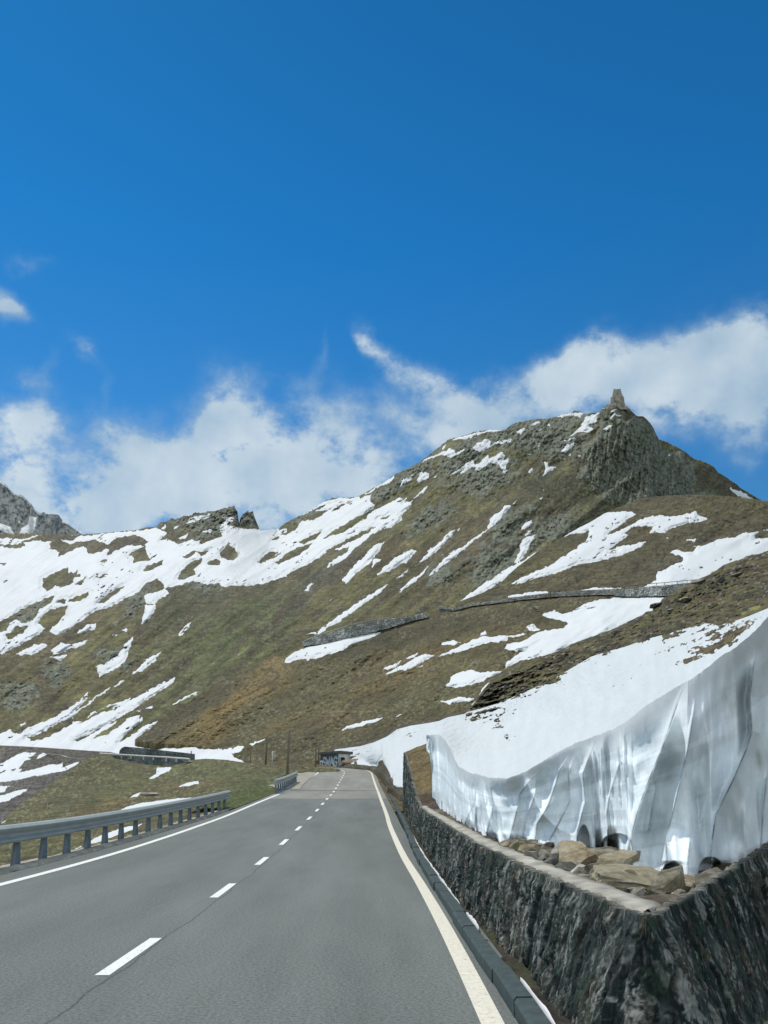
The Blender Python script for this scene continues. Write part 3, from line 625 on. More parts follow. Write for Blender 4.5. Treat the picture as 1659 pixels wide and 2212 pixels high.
def rockM(u, v):
    wu = u + 14 * fbm(u / 30, v / 30, o=3, seed=61); wv = v + 14 * fbm(u / 30, v / 30, o=3, seed=62)
    def bl(a, b, ru, rv, tl=0):
        ct, st = math.cos(rad(tl)), math.sin(rad(tl)); du, dv = wu - a, wv - b; return np.exp(-1.1 * (((du * ct + dv * st) / ru) ** 2 + ((-du * st + dv * ct) / rv) ** 2))
    r = ss(poly_sd(wu, wv, _lobes), -6, 8)
    for b in [(1120,940,150,34,-12),(1000,985,90,40,-35),(1050,1030,90,40,-10),(880,1030,80,22,-38),(830,1060,50,18,-30),(1290,900,70,34,0),(1200,950,90,50,0),(1070,1230,70,60,-40),(930,1120,70,22,-35),(1180,1150,80,30,-30),(1100,1130,60,40,-30),
              (950,1240,40,30,-40),(470,1112,110,20,-8),(520,1120,50,26,0),(450,1140,60,16,0),(660,1108,60,9,-27),(720,1085,30,8,-20),(60,1330,50,14,-40),(40,1490,50,26,0),(120,1450,40,30,0),(250,1420,40,26,0),(410,1175,40,14,-30),(30,1520,40,20,0),(420,1262,60,12,0),(300,1300,60,16,-40),(1140,1250,60,40,-30)]:
        r = np.maximum(r, bl(*b))
    return np.clip(r, 0, 1)
def fall(u, v, ang):
    ct, st = math.cos(rad(ang)), math.sin(rad(ang)); return u * ct + v * st, -u * st + v * ct
def relM(u, v, Y, dv):
    p, q = fall(u, v, -38)
    m = ss(dv, 0, 40) * .7 + .3
    Y1 = Y * (1 - m * (.012 * ridge(p / 420, q / 70, o=2, seed=71) + .007 * fbm(p / 120, q / 34, o=3, seed=72)))
    Rk = rockM(u, v); cl = ss(poly_sd(u, v, _lobes), -20, 20)
    vert = ridge(u / 11 + v / 90, v / 80, o=4, seed=73, g=.8); jag = ridge(p / 15, q / 9, o=4, seed=74, g=.7)
    bl_ = fbm(p / 5.5, q / 3.6, o=2, seed=75)
    Yf = Y1 * (1 - .0085 * Rk * cl * vert - (.0042 + .006 * ss(u, 620, 560) * ss(v, 1200, 1160)) * Rk * (1 - cl) * jag - .0012 * bl_ - (.0018 + .004 * Rk * (1 - .8 * cl)) * fbm(u / 11, v / 9, o=4, seed=76, g=.65))
    return Y1, Yf
BM = [(500,1380,360,90,-35,GREEN,.75),(420,1320,160,60,-35,GREEN,.6),(560,1330,140,40,-35,GREEN,.7),(150,1500,180,60,-30,TAN*.75,.5),(320,1480,150,40,-35,TAN*.8,.4),(700,1290,120,30,-38,TAN*.85,.5),(850,1200,110,22,-38,TAN,.55),(870,1330,120,20,-30,TAN*.8,.5),
      (250,1290,160,40,-35,BROWN,.6),(100,1390,160,30,-35,BROWN,.6),(620,1240,200,18,-25,BROWN*1.05,.7),(980,1200,120,60,-40,BROWN,.5),(1040,1170,90,50,-40,BROWN*1.1,.5),(700,1250,120,26,-35,SCREE*.75,.6),(450,1290,120,26,-10,SCREE*.6,.6),
      (1180,1130,110,30,0,SCREE*.9,.55),(1080,1200,60,80,30,SCREE*.7,.5),(1370,1040,130,50,0,A(.070,.085,.048),.6),(1200,1060,110,60,0,A(.065,.072,.05),.6),(1540,1040,120,24,32,A(.085,.078,.045),.8),(300,1170,160,18,0,BROWN*.7,.9),(150,1200,100,30,-20,BROWN*.7,.7),(1150,1210,60,60,-30,BROWN,.4)]
def colM(u, v, Y, P):
    c = blobs(u, v, OLIVE * 1.08, BM, 11); p, q = fall(u, v, -38); R_ = rockM(u, v)
    st = fbm(p / 90, q / 9, o=4, seed=81); c = c * np.clip(1 + .48 * st, .5, 1.5)[..., None]
    g = (ss(fbm(p / 60, q / 14, o=4, seed=83), .05, .4) * .7)[..., None]; c = c * (1 - g) + BROWN * .72 * g; c = c * np.clip(1 + .35 * fbm(u / 45, v / 28, o=4, seed=89), .55, 1.5)[..., None]
    rk = np.zeros(c.shape) + ROCK * 1.15; gr = ss(fbm(u / 30, v / 30, o=4, seed=85), -.1, .4)[..., None]; rk = rk * (1 - .5 * gr) + A(.068,.076,.050) * .5 * gr
    rk *= np.clip(.92 + .55 * ridge(u / 6 + v / 30, v / 18, o=3, seed=86), .3, 1.9)[..., None]
    k = (ss(R_ + .35 * fbm(p / 16, q / 9, o=4, seed=84), .30, .62) * .9)[..., None]; c = c * (1 - k) + rk * k
    s = fbm(u / 4.2, v / 3.0, o=2, seed=87); s2 = (ss(s, .22, .50) * (.35 + .4 * ss(fbm(u / 50, v / 30, o=3, seed=88), -.1, .4)))[..., None]
    c = c * (1 - s2) + SCREE * 1.5 * s2; d = (ss(-s, .2, .5) * .5)[..., None]; c = c * (1 - d) + DARK * d
    kb = (ss(u, 330, 360) * ss(u, 600, 570) * ss(v, 1175, 1155))[..., None]; c = c * (1 - .35 * kb * ss(fbm(u / 7, v / 6, o=3, seed=90), -.2, .3)[..., None])
    return c * A(.86, .86, .76)
mt, U, V, Ys, Yf = terrain('mountain', (-420, 2000), skyM, botM, 1.9, depM, relM, colM, MT, skyjag=2.2, seed=1)
I1 = ["-1100,640 -400,560 0,557 130,562 260,534 480,545 800,514 870,505 940,492 960,515 1100,520 1200,560 1350,480 1450,503 1700,500 1700,785 1659,790 1580,825 1480,840 1420,835 1320,845 1300,822 1230,830 1150,812 1060,838 990,850 930,790 900,810 870,815 830,870 800,890 740,915 700,940 640,970 590,975 540,1000 440,1080 400,1110 350,1135 295,1110 340,1060 385,1010 400,980 330,1060 260,1100 230,1130 100,1200 0,1245 -400,1400 -1100,1600",
      "855,900 900,880 980,860 1005,885 940,920 920,950 870,945", "860,960 925,955 915,1000 890,1030 850,1070 838,1065 860,1000", "1060,1130 1095,1080 1130,1050 1120,1090 1080,1125", "572,1320 640,1290 700,1255 740,1190 785,1152 770,1210 745,1290 690,1330 640,1350 590,1383",
      "780,1370 860,1290 955,1230 930,1275 860,1330", "95,1245 160,1210 240,1180 280,1192 240,1220 200,1250", "300,1220 360,1180 420,1190 520,1162 500,1190 440,1210 400,1220 350,1245 315,1240", "298,1265 390,1250 360,1282", "725,1100 757,1095 745,1118", "670,1130 705,1128 690,1137", "445,1128 520,1070 570,1060 560,1100 500,1115", "0,1200 20,1200 10,1215 0,1215", "115,1665 150,1650 155,1662 120,1675", "1410,1248 1425,1250 1415,1255",
      "-1100,1740 -300,1725 0,1718 60,1695 75,1712 110,1720 160,1690 200,1670 250,1650 340,1610 400,1575 470,1520 520,1472 520,1510 470,1560 430,1600 550,1515 550,1525 440,1605 420,1650 500,1640 540,1600 600,1570 690,1535 770,1510 760,1525 850,1478 920,1440 1040,1383 1030,1410 900,1500 760,1590 680,1640 560,1710 440,1755 470,1765 600,1680 740,1635 830,1605 820,1660 760,1710 700,1770 780,1730 850,1680 950,1633 900,1680 850,1715 820,1745 900,1765 980,1740 1075,1715 1065,1765 1200,1785 1340,1800 1450,1800 1500,1840 1700,1870 1700,1920 1400,1900 700,1870 0,1840 -1100,1840",
      "545,1525 560,1500 655,1442 650,1455 580,1500", "665,1440 740,1398 730,1412", "1028,1545 1100,1500 1185,1463 1160,1490 1100,1512", "805,1585 840,1572 830,1590", "860,1570 912,1553 890,1572",
      "850,1640 830,1650 840,1620"]
X1 = ["130,580 200,555 262,532 480,541 430,570 350,560 400,590 500,575 500,600 420,630 345,664 355,640 330,620 290,618 310,575 220,572", "500,602 490,580 560,565 640,595 700,555 800,538 882,575 850,602 760,598 690,625 637,658 650,620 580,640 535,647", "765,655 860,603 865,650 897,685 850,692 820,695 790,702 800,675",
      "250,850 260,800 330,760 405,733 400,770 465,745 430,800 440,822 360,850 330,840 280,872", "930,490 1020,440 1100,425 1250,400 1380,370 1430,450 1400,478 1360,470 1300,500 1320,545 1240,570 1200,592 1140,560 1060,590 1000,560 955,570 1000,520", "840,750 870,720 965,693 960,715 890,745", "1055,797 1080,750 1130,700 1198,683 1190,710 1140,745 1165,770 1080,802",
      "1310,650 1350,598 1390,620 1425,650 1380,690 1320,672", "1228,700 1310,678 1300,712 1240,717", "1533,702 1600,640 1652,638 1630,670", "1085,665 1165,630 1150,650 1110,672", "408,930 530,873 510,912 440,935", "328,938 392,915 380,942", "240,932 320,895 305,935 250,952", "0,1055 120,990 230,933 305,935 230,982 200,1040 150,1055 90,1040 60,1060 35,1105 0,1105 -200,1110 -250,1090",
      "40,1132 90,1090 162,1078 130,1122 80,1150 50,1155", "585,945 640,890 735,843 715,868 680,890 620,942", "225,1055 300,980 402,960 380,1012 330,1062 265,1095", "165,1745 250,1720 300,1680 430,1622 425,1655 300,1730 200,1760", "590,600 640,595 620,605", "600,690 640,680 620,700", "575,785 640,770 600,795", "1170,640 1250,630 1200,660", "0,600 140,588 150,605 80,615 0,606", "0,705 35,705 20,718", "430,790 475,770 470,785", "440,835 500,800 480,830",
      "480,1655 560,1610 640,1580 690,1550 640,1560 560,1600", "560,1740 620,1700 700,1650 760,1620 720,1660 640,1720"]
I2 = ["0,1045 140,1035 175,1062 250,1020 300,985 310,970 380,977 440,930 470,915 520,905 580,872 640,845 690,822 755,805 735,830 745,850 775,880 755,915 850,872 930,825 972,830 955,862 1000,850 1050,800 1108,753 1090,782 1040,820 1005,850 1000,882 970,910 935,942 942,970 880,1010 820,1032 760,1070 720,1090 640,1142 600,1200 540,1240 465,1270 500,1225 590,1180 620,1132 560,1152 460,1177 400,1217 300,1272 160,1332 0,1387 -40,1387 -40,1045",
      "290,950 380,890 450,850 540,828 600,828 560,850 420,880 330,930", "690,812 800,750 900,683 880,715 760,785", "395,912 470,870 560,845 680,812 670,835 560,865 500,905", "568,1352 620,1280 700,1210 760,1140 832,1108 800,1170 740,1240 650,1310 590,1367", "780,1322 830,1270 900,1210 1000,1158 1042,1163 960,1240 880,1285", "750,1267 770,1213 812,1213 780,1245", "928,757 950,720 1022,673 1000,712 950,748", "940,715 960,700 955,720", "1040,722 1060,670 1120,663 1112,702 1050,732", "1130,705 1175,675 1160,692",
      "1065,598 1120,560 1190,545 1210,520 1225,530 1250,508 1290,540 1342,513 1320,542 1250,570 1200,552 1130,572", "1255,460 1330,435 1420,412 1520,390 1590,394 1540,402 1470,412 1420,428 1370,447 1300,455", "1200,495 1225,480 1215,505 1200,520", "1383,517 1420,490 1470,455 1512,463 1500,502 1440,532", "1518,487 1590,453 1652,450 1600,482", "1253,687 1350,610 1402,588 1400,610 1440,612 1460,580 1490,555 1500,585 1560,545 1582,528 1602,560 1592,580 1632,573 1605,622 1617,650 1602,677 1550,612 1500,603 1440,652 1400,630 1330,672 1300,682 1340,645",
      "1198,1102 1230,1060 1282,1028 1270,1062 1140,1190 1048,1252 1110,1180", "1115,1165 1160,1130 1150,1150", "1300,1035 1325,1010 1310,1035", "1490,1030 1520,940 1560,925 1600,875 1637,878 1590,940 1505,1025 1480,1042 1420,1087 1300,1190 1118,1322 1200,1230 1420,1075", "928,1432 1000,1350 1090,1288 1117,1262 1080,1312 1000,1380", "912,1342 990,1285 960,1322", "425,1672 530,1588 700,1468 860,1376 800,1432 650,1540 520,1632", "325,1702 400,1678 390,1697",
      "320,1425 350,1385 380,1365 360,1395 340,1422", "470,1490 505,1465 500,1478", "380,1700 440,1660 470,1645 430,1690", "1195,1195 1225,1180 1215,1190", "1240,1185 1290,1160 1270,1180", "1325,1480 1450,1390 1600,1290 1700,1235 1700,1290 1600,1352 1450,1442 1350,1478", "1580,1300 1600,1295 1595,1308", "1615,722 1630,715 1625,725"]
X2 = ["440,1087 520,1035 600,978 765,903 700,962 560,1052", "455,1170 560,1108 700,1040 778,1010 740,1042 640,1092 540,1142 480,1177", "138,1243 200,1190 290,1140 372,1118 340,1152 240,1212 160,1247", "285,1112 360,1070 425,1048 400,1082 320,1122", "22,1242 80,1185 152,1173 130,1202 60,1237", "700,1110 760,1060 842,1012 800,1060 730,1105", "600,1060 650,1035 640,1050", "800,962 870,935 840,960", "115,1090 160,1078 150,1090", "170,1060 230,1030 290,990 260,1030 200,1060"]
I3 = ["310,314 340,295 420,280 508,287 440,302", "405,432 440,400 480,348 490,318 540,298 582,280 560,342 510,367 547,385 520,410 450,405", "360,465 430,440 420,450", "588,387 640,365 682,356 620,392", "652,320 680,288 690,292 670,320", "600,262 632,250 620,268", "690,298 718,295 715,300", "650,272 695,262 680,275", "440,312 470,300 465,315", "58,410 110,378 100,400 82,422", "120,382 160,350 210,345 150,372", "245,368 270,352 268,375", "190,398 215,392 205,400", "338,537 370,490 432,466 400,512 370,532", "375,560 405,535 400,555", "235,605 252,600 262,632 302,630 260,657 213,702 245,642", "128,662 150,635 160,645 140,670", "190,520 195,480 205,480 200,520", "445,560 468,553 460,565", "442,605 450,598 448,607", "1020,550 1035,550 1030,562", "0,455 30,452 15,470 0,475", "0,875 15,880 0,892", "15,870 75,825 40,858", "200,838 222,830 215,843",
      "83,1027 110,990 162,977 140,1010 100,1025", "110,1067 125,1040 155,1028 140,1052", "38,1242 70,1180 90,1100 120,1075 178,1063 150,1112 130,1160 100,1200 60,1242", "0,1312 60,1250 140,1200 255,1133 200,1182 100,1262 10,1322 -40,1340", "130,1265 195,1202 185,1225", "180,1240 255,1200 240,1220", "1420,766 1480,785 1572,838 1510,837 1450,800", "120,552 150,548 140,556", "0,720 10,712 5,725", "215,772 228,765 225,776"]
inc = [T(cr1, s) for s in I1] + [T(cr2, s) for s in I2] + [T(cr3, s) for s in I3]; exc = [T(cr1, s) for s in X1] + [T(cr2, s) for s in X2]
K2 = [T(cr1, s) for s in ["1110,468 1130,440 1180,425 1252,413 1240,432 1170,452", "1318,428 1345,430 1390,440 1378,457 1340,450", "1270,500 1300,478 1350,460 1342,482", "1028,500 1062,478 1050,502", "1060,560 1120,525 1100,560", "1130,590 1190,570 1180,600", "950,500 985,478 975,500", "1200,520 1260,500 1250,525"]]
sd_ = sd_of(U, V, inc, exc, 3.0, seed=21, ang=-36, stretch=3, inc2=K2)
tone = 1 - .05 * ss(fbm(*[x / s for x, s in zip(fall(U, V, -34), (70, 5))], o=3, seed=91), .1, .5)
snow_on('snow_cover', U, V, Ys * (1 + .0 * Ys), Yf, sd_, .011, MSF, 'white spring snowfields and streaks lying on the main mountain', tone=tone)

# rock tower on the peak
def pinnacle(name, prof, Y, depth_px, label, seed=0, col=(.20,.19,.15), jag=1.0):
    """upright crag: outline halves (left u, right u) by height v; round-cornered block section, chipped"""
    prof = np.array(prof, float); NV, NA = 70, 96; v = np.linspace(prof[0, 0], prof[-1, 0], NV); l = np.interp(v, prof[::-1, 0], prof[::-1, 1]); r = np.interp(v, prof[::-1, 0], prof[::-1, 2])
    a = np.linspace(0, 2 * math.pi, NA, endpoint=False); ca, sa = np.cos(a), np.sin(a); k = (np.abs(ca) ** 6 + np.abs(sa) ** 6) ** (-1 / 6.)
    cu = ((l + r) / 2)[:, None]; hw = ((r - l) / 2)[:, None]; n = ridge(a[None] * 3 / 1 + 0 * v[:, None], v[:, None] / 14 + 0 * a[None], o=4, seed=seed, g=.6) * .06 * jag
    U_ = cu + hw * (k * ca)[None] * (1 + n); dep = depth_px / 2 * (k * sa)[None] * (1 + n); Yd = Y * (1 + dep / F)
    P = P3(U_, v[:, None] + 0 * a[None] - 1.0 * jag * (v[:, None] <= v.min() + 1) * fbm(a[None] * 2, a[None] * 0, o=3, seed=seed + 3), Yd)
    P = np.concatenate([P, P[:, :1]], 1); cap = P[-1].mean(0)[None, None] + 0 * P[:1]; P = np.concatenate([P, cap])
    c = np.zeros(P.shape) + A(*col); c *= np.clip(1 + .4 * ridge(P[..., 0] / 2, P[..., 2] / 9, P[..., 1] / 2, o=4, seed=seed + 5), .4, 1.6)[..., None]
    o = mesh_np(name, P, grid_faces(P.shape[0], P.shape[1]), c, MT); tag(o, label, 'rock'); return o
q = lambda x, y: cr3(x, y)
pinnacle('rock_tower', [(q(0, 262)[1], q(630, 0)[0], q(770, 0)[0]), (q(0, 236)[1], q(650, 0)[0], q(744, 0)[0]), (q(0, 215)[1], q(657, 0)[0], q(739, 0)[0]), (q(0, 185)[1], q(659, 0)[0], q(736, 0)[0]), (q(0, 181)[1], q(668, 0)[0], q(733, 0)[0]), (q(0, 160)[1], q(671, 0)[0], q(723, 0)[0]), (q(0, 133)[1], q(675, 0)[0], q(717, 0)[0])], 712, 22,
         'square tower-like rock stack standing on the summit of the main mountain', seed=4)

# ================================================================== KNOLL BELOW THE PEAK
skyD = np.r_[[(985, 1303)], T(cr2, "1330,1482 1450,1436 1560,1385"), T(cr3, "0,1322 60,1268 150,1200 230,1140 300,1105 360,1072 450,1020 520,985 620,925 700,890 760,868 850,830 950,818 1050,812 1180,806 1300,810 1420,818 1540,832 1659,848"), [(1800, 1105), (2200, 1180)]]
botD = np.array([(980, 1310), (1100, 1312), (1200, 1304), (1350, 1298), (1480, 1290), (1560, 1300), (2200, 1330)])
depD = RBF([(985,1305,325),(1100,1300,300),(1200,1300,290),(1350,1300,280),(1500,1290,275),(1700,1300,280),(2200,1320,300),(1100,1240,345),(1175,1178,400),(1307,1107,460),(1450,1071,470),(1537,1070,460),(1659,1082,450),(1900,1130,450),(2200,1180,460),(1300,1200,365),(1450,1180,370),(1600,1180,370),(1200,1250,330),(1450,1250,300)])
def relD(u, v, Y, dv):
    p, q_ = fall(u, v, -30)
    Y1 = Y * (1 - .012 * fbm(p / 200, q_ / 70, o=3, seed=101)); Yf = Y1 * (1 - .0036 * fbm(u / 14, v / 8, o=4, seed=102, g=.6) - .0016 * fbm(u / 5, v / 2.8, o=2, seed=103)); return Y1, Yf
BD = [(1150,1230,90,24,-25,OLIVE*1.15,.6),(1280,1260,160,20,0,A(.085,.068,.045),.5),(1500,1110,200,26,0,A(.095,.078,.048),.6),(1300,1130,60,20,-30,DARK*1.5,.6),(1570,1180,100,30,0,SCREE*.7,.5),(1450,1230,100,24,0,SCREE*.65,.5),(1560,1090,80,20,0,TAN*.7,.4),(1400,1150,80,16,0,BROWN,.6),(1100,1298,120,10,-8,SCREE*.6,.7)]
def colturf(u, v, base, B, seed, gs=1.0, ang=-20, stones=.35, stc=SCREE*1.35):
    c = blobs(u, v, base, B, seed); p, q_ = fall(u, v, ang)
    c *= np.clip(1 + .32 * fbm(p / 60, q_ / 12, o=5, seed=seed + 21), .5, 1.6)[..., None]
    s = fbm(p / (5.0 * gs), q_ / (2.8 * gs), o=3, seed=seed + 23, g=.6); dn = ss(fbm(u / 60, v / 40, o=3, seed=seed + 24), -.25, .35)
    k = (ss(s, .28, .55) * stones * (.3 + dn))[..., None]; c = c * (1 - k) + stc * k
    k = (ss(-s, .12, .5) * .7)[..., None]; c = c * (1 - k) + DARK * k
    return c
kn_, U, V, Ys, Yf = terrain('knoll', (985, 2000), skyD, botD, 1.8, depD, relD, lambda u, v, Y, P: colturf(u, v, A(.082,.070,.042), BD, 31) * A(1.0, 1.03, .85), MT, skyjag=.8, seed=3)
ID = ["28,1377 60,1350 100,1330 160,1305 230,1278 280,1250 330,1218 440,1150 468,1120 480,1110 490,1095 512,1040 430,1055 353,1079 450,1010 520,965 620,923 740,913 828,930 770,955 740,985 670,1030 633,1063 700,1040 790,1000 830,975 880,953 960,936 1020,945 1100,940 1160,925 1200,910 1212,940 1272,960 1220,978 1150,985 1050,1020 1000,1047 903,1047 932,1005 820,1008 790,1015 740,1050 765,1065 735,1092 680,1130 598,1172 640,1158 700,1155 690,1140 790,1130 882,1105 860,1125 800,1162 720,1190 640,1215 560,1235 450,1250 380,1280 300,1310 200,1335 138,1357 180,1330 222,1308 160,1335 100,1367",
      "868,1392 920,1365 955,1350 945,1330 960,1300 1010,1290 1020,1270 1080,1245 1122,1232 1115,1200 1085,1190 1033,1178 1060,1165 1095,1162 1110,1172 1190,1170 1200,1138 1270,1125 1350,1090 1440,1080 1500,1055 1600,1043 1570,1070 1580,1087 1659,1085 2100,1100 2100,1300 1659,1250 1500,1330 1400,1345 1190,1362 1000,1390",
      "1145,1097 1200,1090 1190,1100", "1000,1082 1030,1078 1020,1086", "1630,1035 1670,1030 1660,1038", "1500,1050 1530,1043 1520,1052", "1170,1133 1195,1130 1190,1138", "450,1417 560,1402 720,1400 640,1412 560,1420", "0,1455 80,1440 180,1425 260,1428 250,1438 120,1450 0,1465"]
snow_on('snow_cover', U, V, Ys, Yf, sd_of(U, V, [T(cr3, s) for s in ID], [T(cr3, "495,1050 515,1040 500,1100 480,1110")], 2.6, seed=41, ang=-15), .009, MSF, 'white snow patches on the brown knoll below the peak')

# ================================================================== MIDDLE SPUR (carries the upper road)
skyC = np.r_[[(292, 1597)], T(cr1, "820,1738 870,1705 950,1650 1050,1580 1150,1510 1250,1440 1350,1385 1450,1330 1560,1280 1640,1245"), T(cr4, "330,300 400,245 440,210"), T(cr4, "560,185 700,155 860,125 1000,90"), T(cr2, "860,1690 1000,1625 1130,1575 1250,1548 1400,1515 1659,1490"), T(cr3, "250,1468 430,1450 600,1455 740,1450 900,1446 1010,1442 1170,1392 1400,1370"), [(1700, 1262), (2200, 1262)]]
botC = np.array([(290, 1600), (340, 1606), (385, 1607), (430, 1613), (490, 1621), (520, 1640), (600, 1665), (680, 1672), (760, 1676), (900, 1676), (1010, 1600), (1100, 1520), (1300, 1440), (1460, 1350), (1600, 1300), (2200, 1300)])
depC = RBF([(292,1598,202),(340,1606,198),(430,1613,190),(490,1620,184),(520,1628,175),(600,1644,158),(680,1652,148),(760,1660,135),(860,1660,125),(380,1535,232),(455,1484,250),(527,1444,268),(603,1411,282),(655,1393,270),(750,1372,262),(840,1368,262),(890,1344,270),(972,1317,280),(1110,1297,280),(1200,1292,275),(1350,1285,262),(1500,1275,240),(1700,1270,240),
            (500,1560,210),(600,1520,215),(700,1560,180),(600,1600,178),(800,1600,150),(900,1600,138),(760,1460,215),(900,1460,200),(900,1400,228),(1000,1500,160),(1000,1560,140),(1000,1400,215),(1100,1400,200),(1150,1340,230),(1100,1500,150),(1250,1400,185),(1300,1340,215),(1450,1340,200),(1300,1440,165),(1700,1290,220)])
def relC(u, v, Y, dv):
    p, q_ = fall(u, v, -32)
    Y1 = Y * (1 - ss(dv, 0, 25) * (.012 * ridge(p / 260, q_ / 60, o=3, seed=111) + .008 * fbm(p / 80, q_ / 30, o=3, seed=112)))
    Yf = Y1 * (1 - .0034 * fbm(u / 16, v / 7, o=4, seed=113, g=.6) - .0017 * fbm(u / 5, v / 2.8, o=2, seed=114)); return Y1, Yf
BC = [(560,1470,150,17,-33,ORANGE,.9),(500,1530,120,20,-33,ORANGE*.95,.8),(650,1530,140,20,-32,ORANGE*.7,.4),(830,1470,150,22,-20,ORANGE*.75,.5),(960,1400,150,16,-14,ORANGE*.7,.5),(460,1580,80,14,-25,ORANGE*.8,.5),(400,1545,140,16,-38,DARK*1.3,.8),(620,1440,120,14,-28,DARK*1.4,.5),(780,1390,120,26,-15,A(.042,.042,.024),.8),(900,1370,120,24,-15,A(.046,.044,.026),.7),
      (700,1500,160,26,-22,A(.095,.090,.058),.6),(880,1520,160,20,-10,A(.095,.090,.055),.6),(800,1440,60,10,-35,RUST*1.2,.5),(720,1550,80,8,-20,RUST*1.2,.4),(700,1620,160,26,-3,A(.070,.060,.034),.8),(850,1580,160,22,-8,A(.062,.052,.032),.7),(1100,1330,140,22,-5,A(.058,.050,.026),.8),(1000,1345,120,20,-6,A(.064,.055,.03),.7),(1250,1300,120,8,0,BROWN*.8,.7),(560,1610,90,12,5,A(.07,.066,.034),.7),(1000,1440,80,12,-15,TAN,.35)]
def colC(u, v, Y, P):
    c = colturf(u, v, A(.082,.068,.036), BC, 41, gs=1.25, ang=-18, stones=.55, stc=A(.17,.16,.13))
    # the darker gully line through the tan streak
    d, s = line_d(u + 3 * fbm(u / 9, v / 9, seed=3), v, T(cr1, "1250,1600 1400,1520 1480,1480 1560,1440 1659,1380")); k = (ss(-d, -3.2, -1) * .7)[..., None]; return (c * (1 - k) + A(.06,.035,.018) * k) * A(1.06, 1.09, .86)
sp2, U, V, Ys, Yf = terrain('spur', (292, 1720), skyC, botC, 1.8, depC, relC, colC, MH, skyjag=1.0, seed=5)
IC = [T(cr5, s) for s in ["625,25 660,12 680,5 720,20 760,10 800,-15 830,-30 900,-45 1000,-60 1190,-66 1240,-66 1230,0 1050,60 960,90 820,155 650,205 560,228 520,238 455,268 462,240 480,228 520,200 560,185 500,190 450,180 460,158 530,150 580,118 625,100 720,85 742,62 690,45 640,32",
      "148,213 200,190 250,165 300,145 350,122 400,128 470,116 462,140 420,150 380,150 300,175 230,196", "335,118 360,100 368,115", "163,160 210,145 248,150 220,163", "553,80 580,64 612,95 590,98 570,97", "0,225 55,196 30,215", "-20,280 30,255 60,225 120,210 80,235 40,262", "470,125 550,108 530,122 490,130",
      "183,350 200,330 200,312 250,288 300,278 350,290 437,283 400,305 370,312 350,330 290,345 220,360", "158,425 240,402 312,410 300,418 260,420 200,433", "270,480 300,440 310,425 330,405 345,375 360,350 388,330 395,350 330,440"]]
IC += [T(cr4, s) for s in ["328,317 345,270 400,252 470,222 560,202 640,182 720,160 820,142 905,135 860,160 780,190 710,212 700,235 620,260 540,280 472,303 460,290 400,300 370,312", "665,717 720,690 820,662 912,643 880,667 820,680 760,700", "988,636 1030,621 1010,637", "912,387 1000,345 1060,320 1100,290 1170,263 1222,275 1150,310 1080,340 980,372", "923,353 1022,306 990,347", "1053,293 1127,253 1100,282", "1113,344 1167,326 1150,338", "0,845 60,815 95,815 60,845 0,855", "120,800 215,772 200,782 140,805"]]
snow_on('snow_cover', U, V, Ys, Yf, sd_of(U, V, IC, [], 2.6, seed=51, ang=-14), .010, MSF, 'white snow patches on the brown middle slope under the upper road')

# ------------------------------------------------------------------ masonry walls of the upper and far roads
def masonry(name, top, bot, depth, thick, label, cell=5.5, col=A(.20,.21,.19), seed=0, cap=None, group=None):
    """retaining wall of squared stones: face from its top line to its foot line, with a coping and a back"""
    top = np.array(top, float); bot = np.array(bot, float); us = np.arange(top[0, 0], top[-1, 0], .7); R = 26
    vt = np.interp(us, top[:, 0], top[:, 1]); vb = np.interp(us, bot[:, 0], bot[:, 1]); t = np.linspace(0, 1, R)[:, None]
    U = np.repeat(us[None], R, 0); V = vb + (vt - vb) * t; Y = depth(U[0], vb)[None] + 0 * V; Y = Y - thick * .4
    x = U + 1.2 * fbm(U / 5, V / 5, o=2, seed=seed); y = V + 1.2 * fbm(U / 5, V / 5, o=2, seed=seed + 1) - np.interp(U, us, vt)
    f1, f2, cid = vor(x / cell, y / (cell * .8), seed=seed); g = ss(f2 - f1, .04, .22)
    Y = Y * (1 - .0012 * g - .001 * (cid - .5) * g); P = P3(U, V, Y)
    c = col * 1.7 * (.6 + .8 * cid[..., None]) * (.62 + .38 * g[..., None])
    top_ = P[-1].copy(); b1 = top_.copy(); b1[:, :2] *= 1 + thick / top_[:, 1:2]; b2 = b1.copy(); b2[:, 2] -= 5
    P = np.concatenate([P, b1[None], b2[None]]); cc = np.zeros((2, len(us), 3)) + A(.30,.30,.27); c = np.concatenate([c, cc])
    o = mesh_np(name, P, grid_faces(P.shape[0], P.shape[1]), c, MT); tag(o, label, 'wall', group); return o
DC = lambda u, v: depC(u, v) * .995
masonry('retaining_wall', np.r_[T(cr4, "440,190 560,150 700,108 820,78 950,56 1090,36 1180,16")], np.r_[T(cr4, "440,218 560,205 700,170 860,135 960,108 1090,68 1180,46")], DC, 2.0, 'grey stone retaining wall of the upper road above the left snow patch', seed=5)
masonry('retaining_wall', T(cr2, "1180,1514 1270,1532 1400,1500 1659,1466"), T(cr2, "1180,1530 1270,1548 1400,1516 1659,1486"), DC, 2.0, 'low grey roadside wall in the middle of the upper road', seed=7, cell=3, col=A(.26,.26,.23))
masonry('retaining_wall', T(cr3, "-10,1466 270,1432 450,1418 560,1412 690,1408"), T(cr3, "-10,1488 270,1460 450,1450 600,1446 690,1446"), DC, 2.0, 'long low parapet wall of the upper road below the knoll', seed=9, cell=3, col=A(.25,.25,.22))
masonry('retaining_wall', T(cr3, "680,1422 850,1398 1000,1384 1100,1374 1230,1362"), T(cr3, "680,1450 740,1456 850,1456 1000,1452 1100,1440 1230,1400"), lambda u, v: DC(u, v) * .99, 2.0, 'tall block stone wall of the upper road, snow at its foot', seed=11, cell=5)
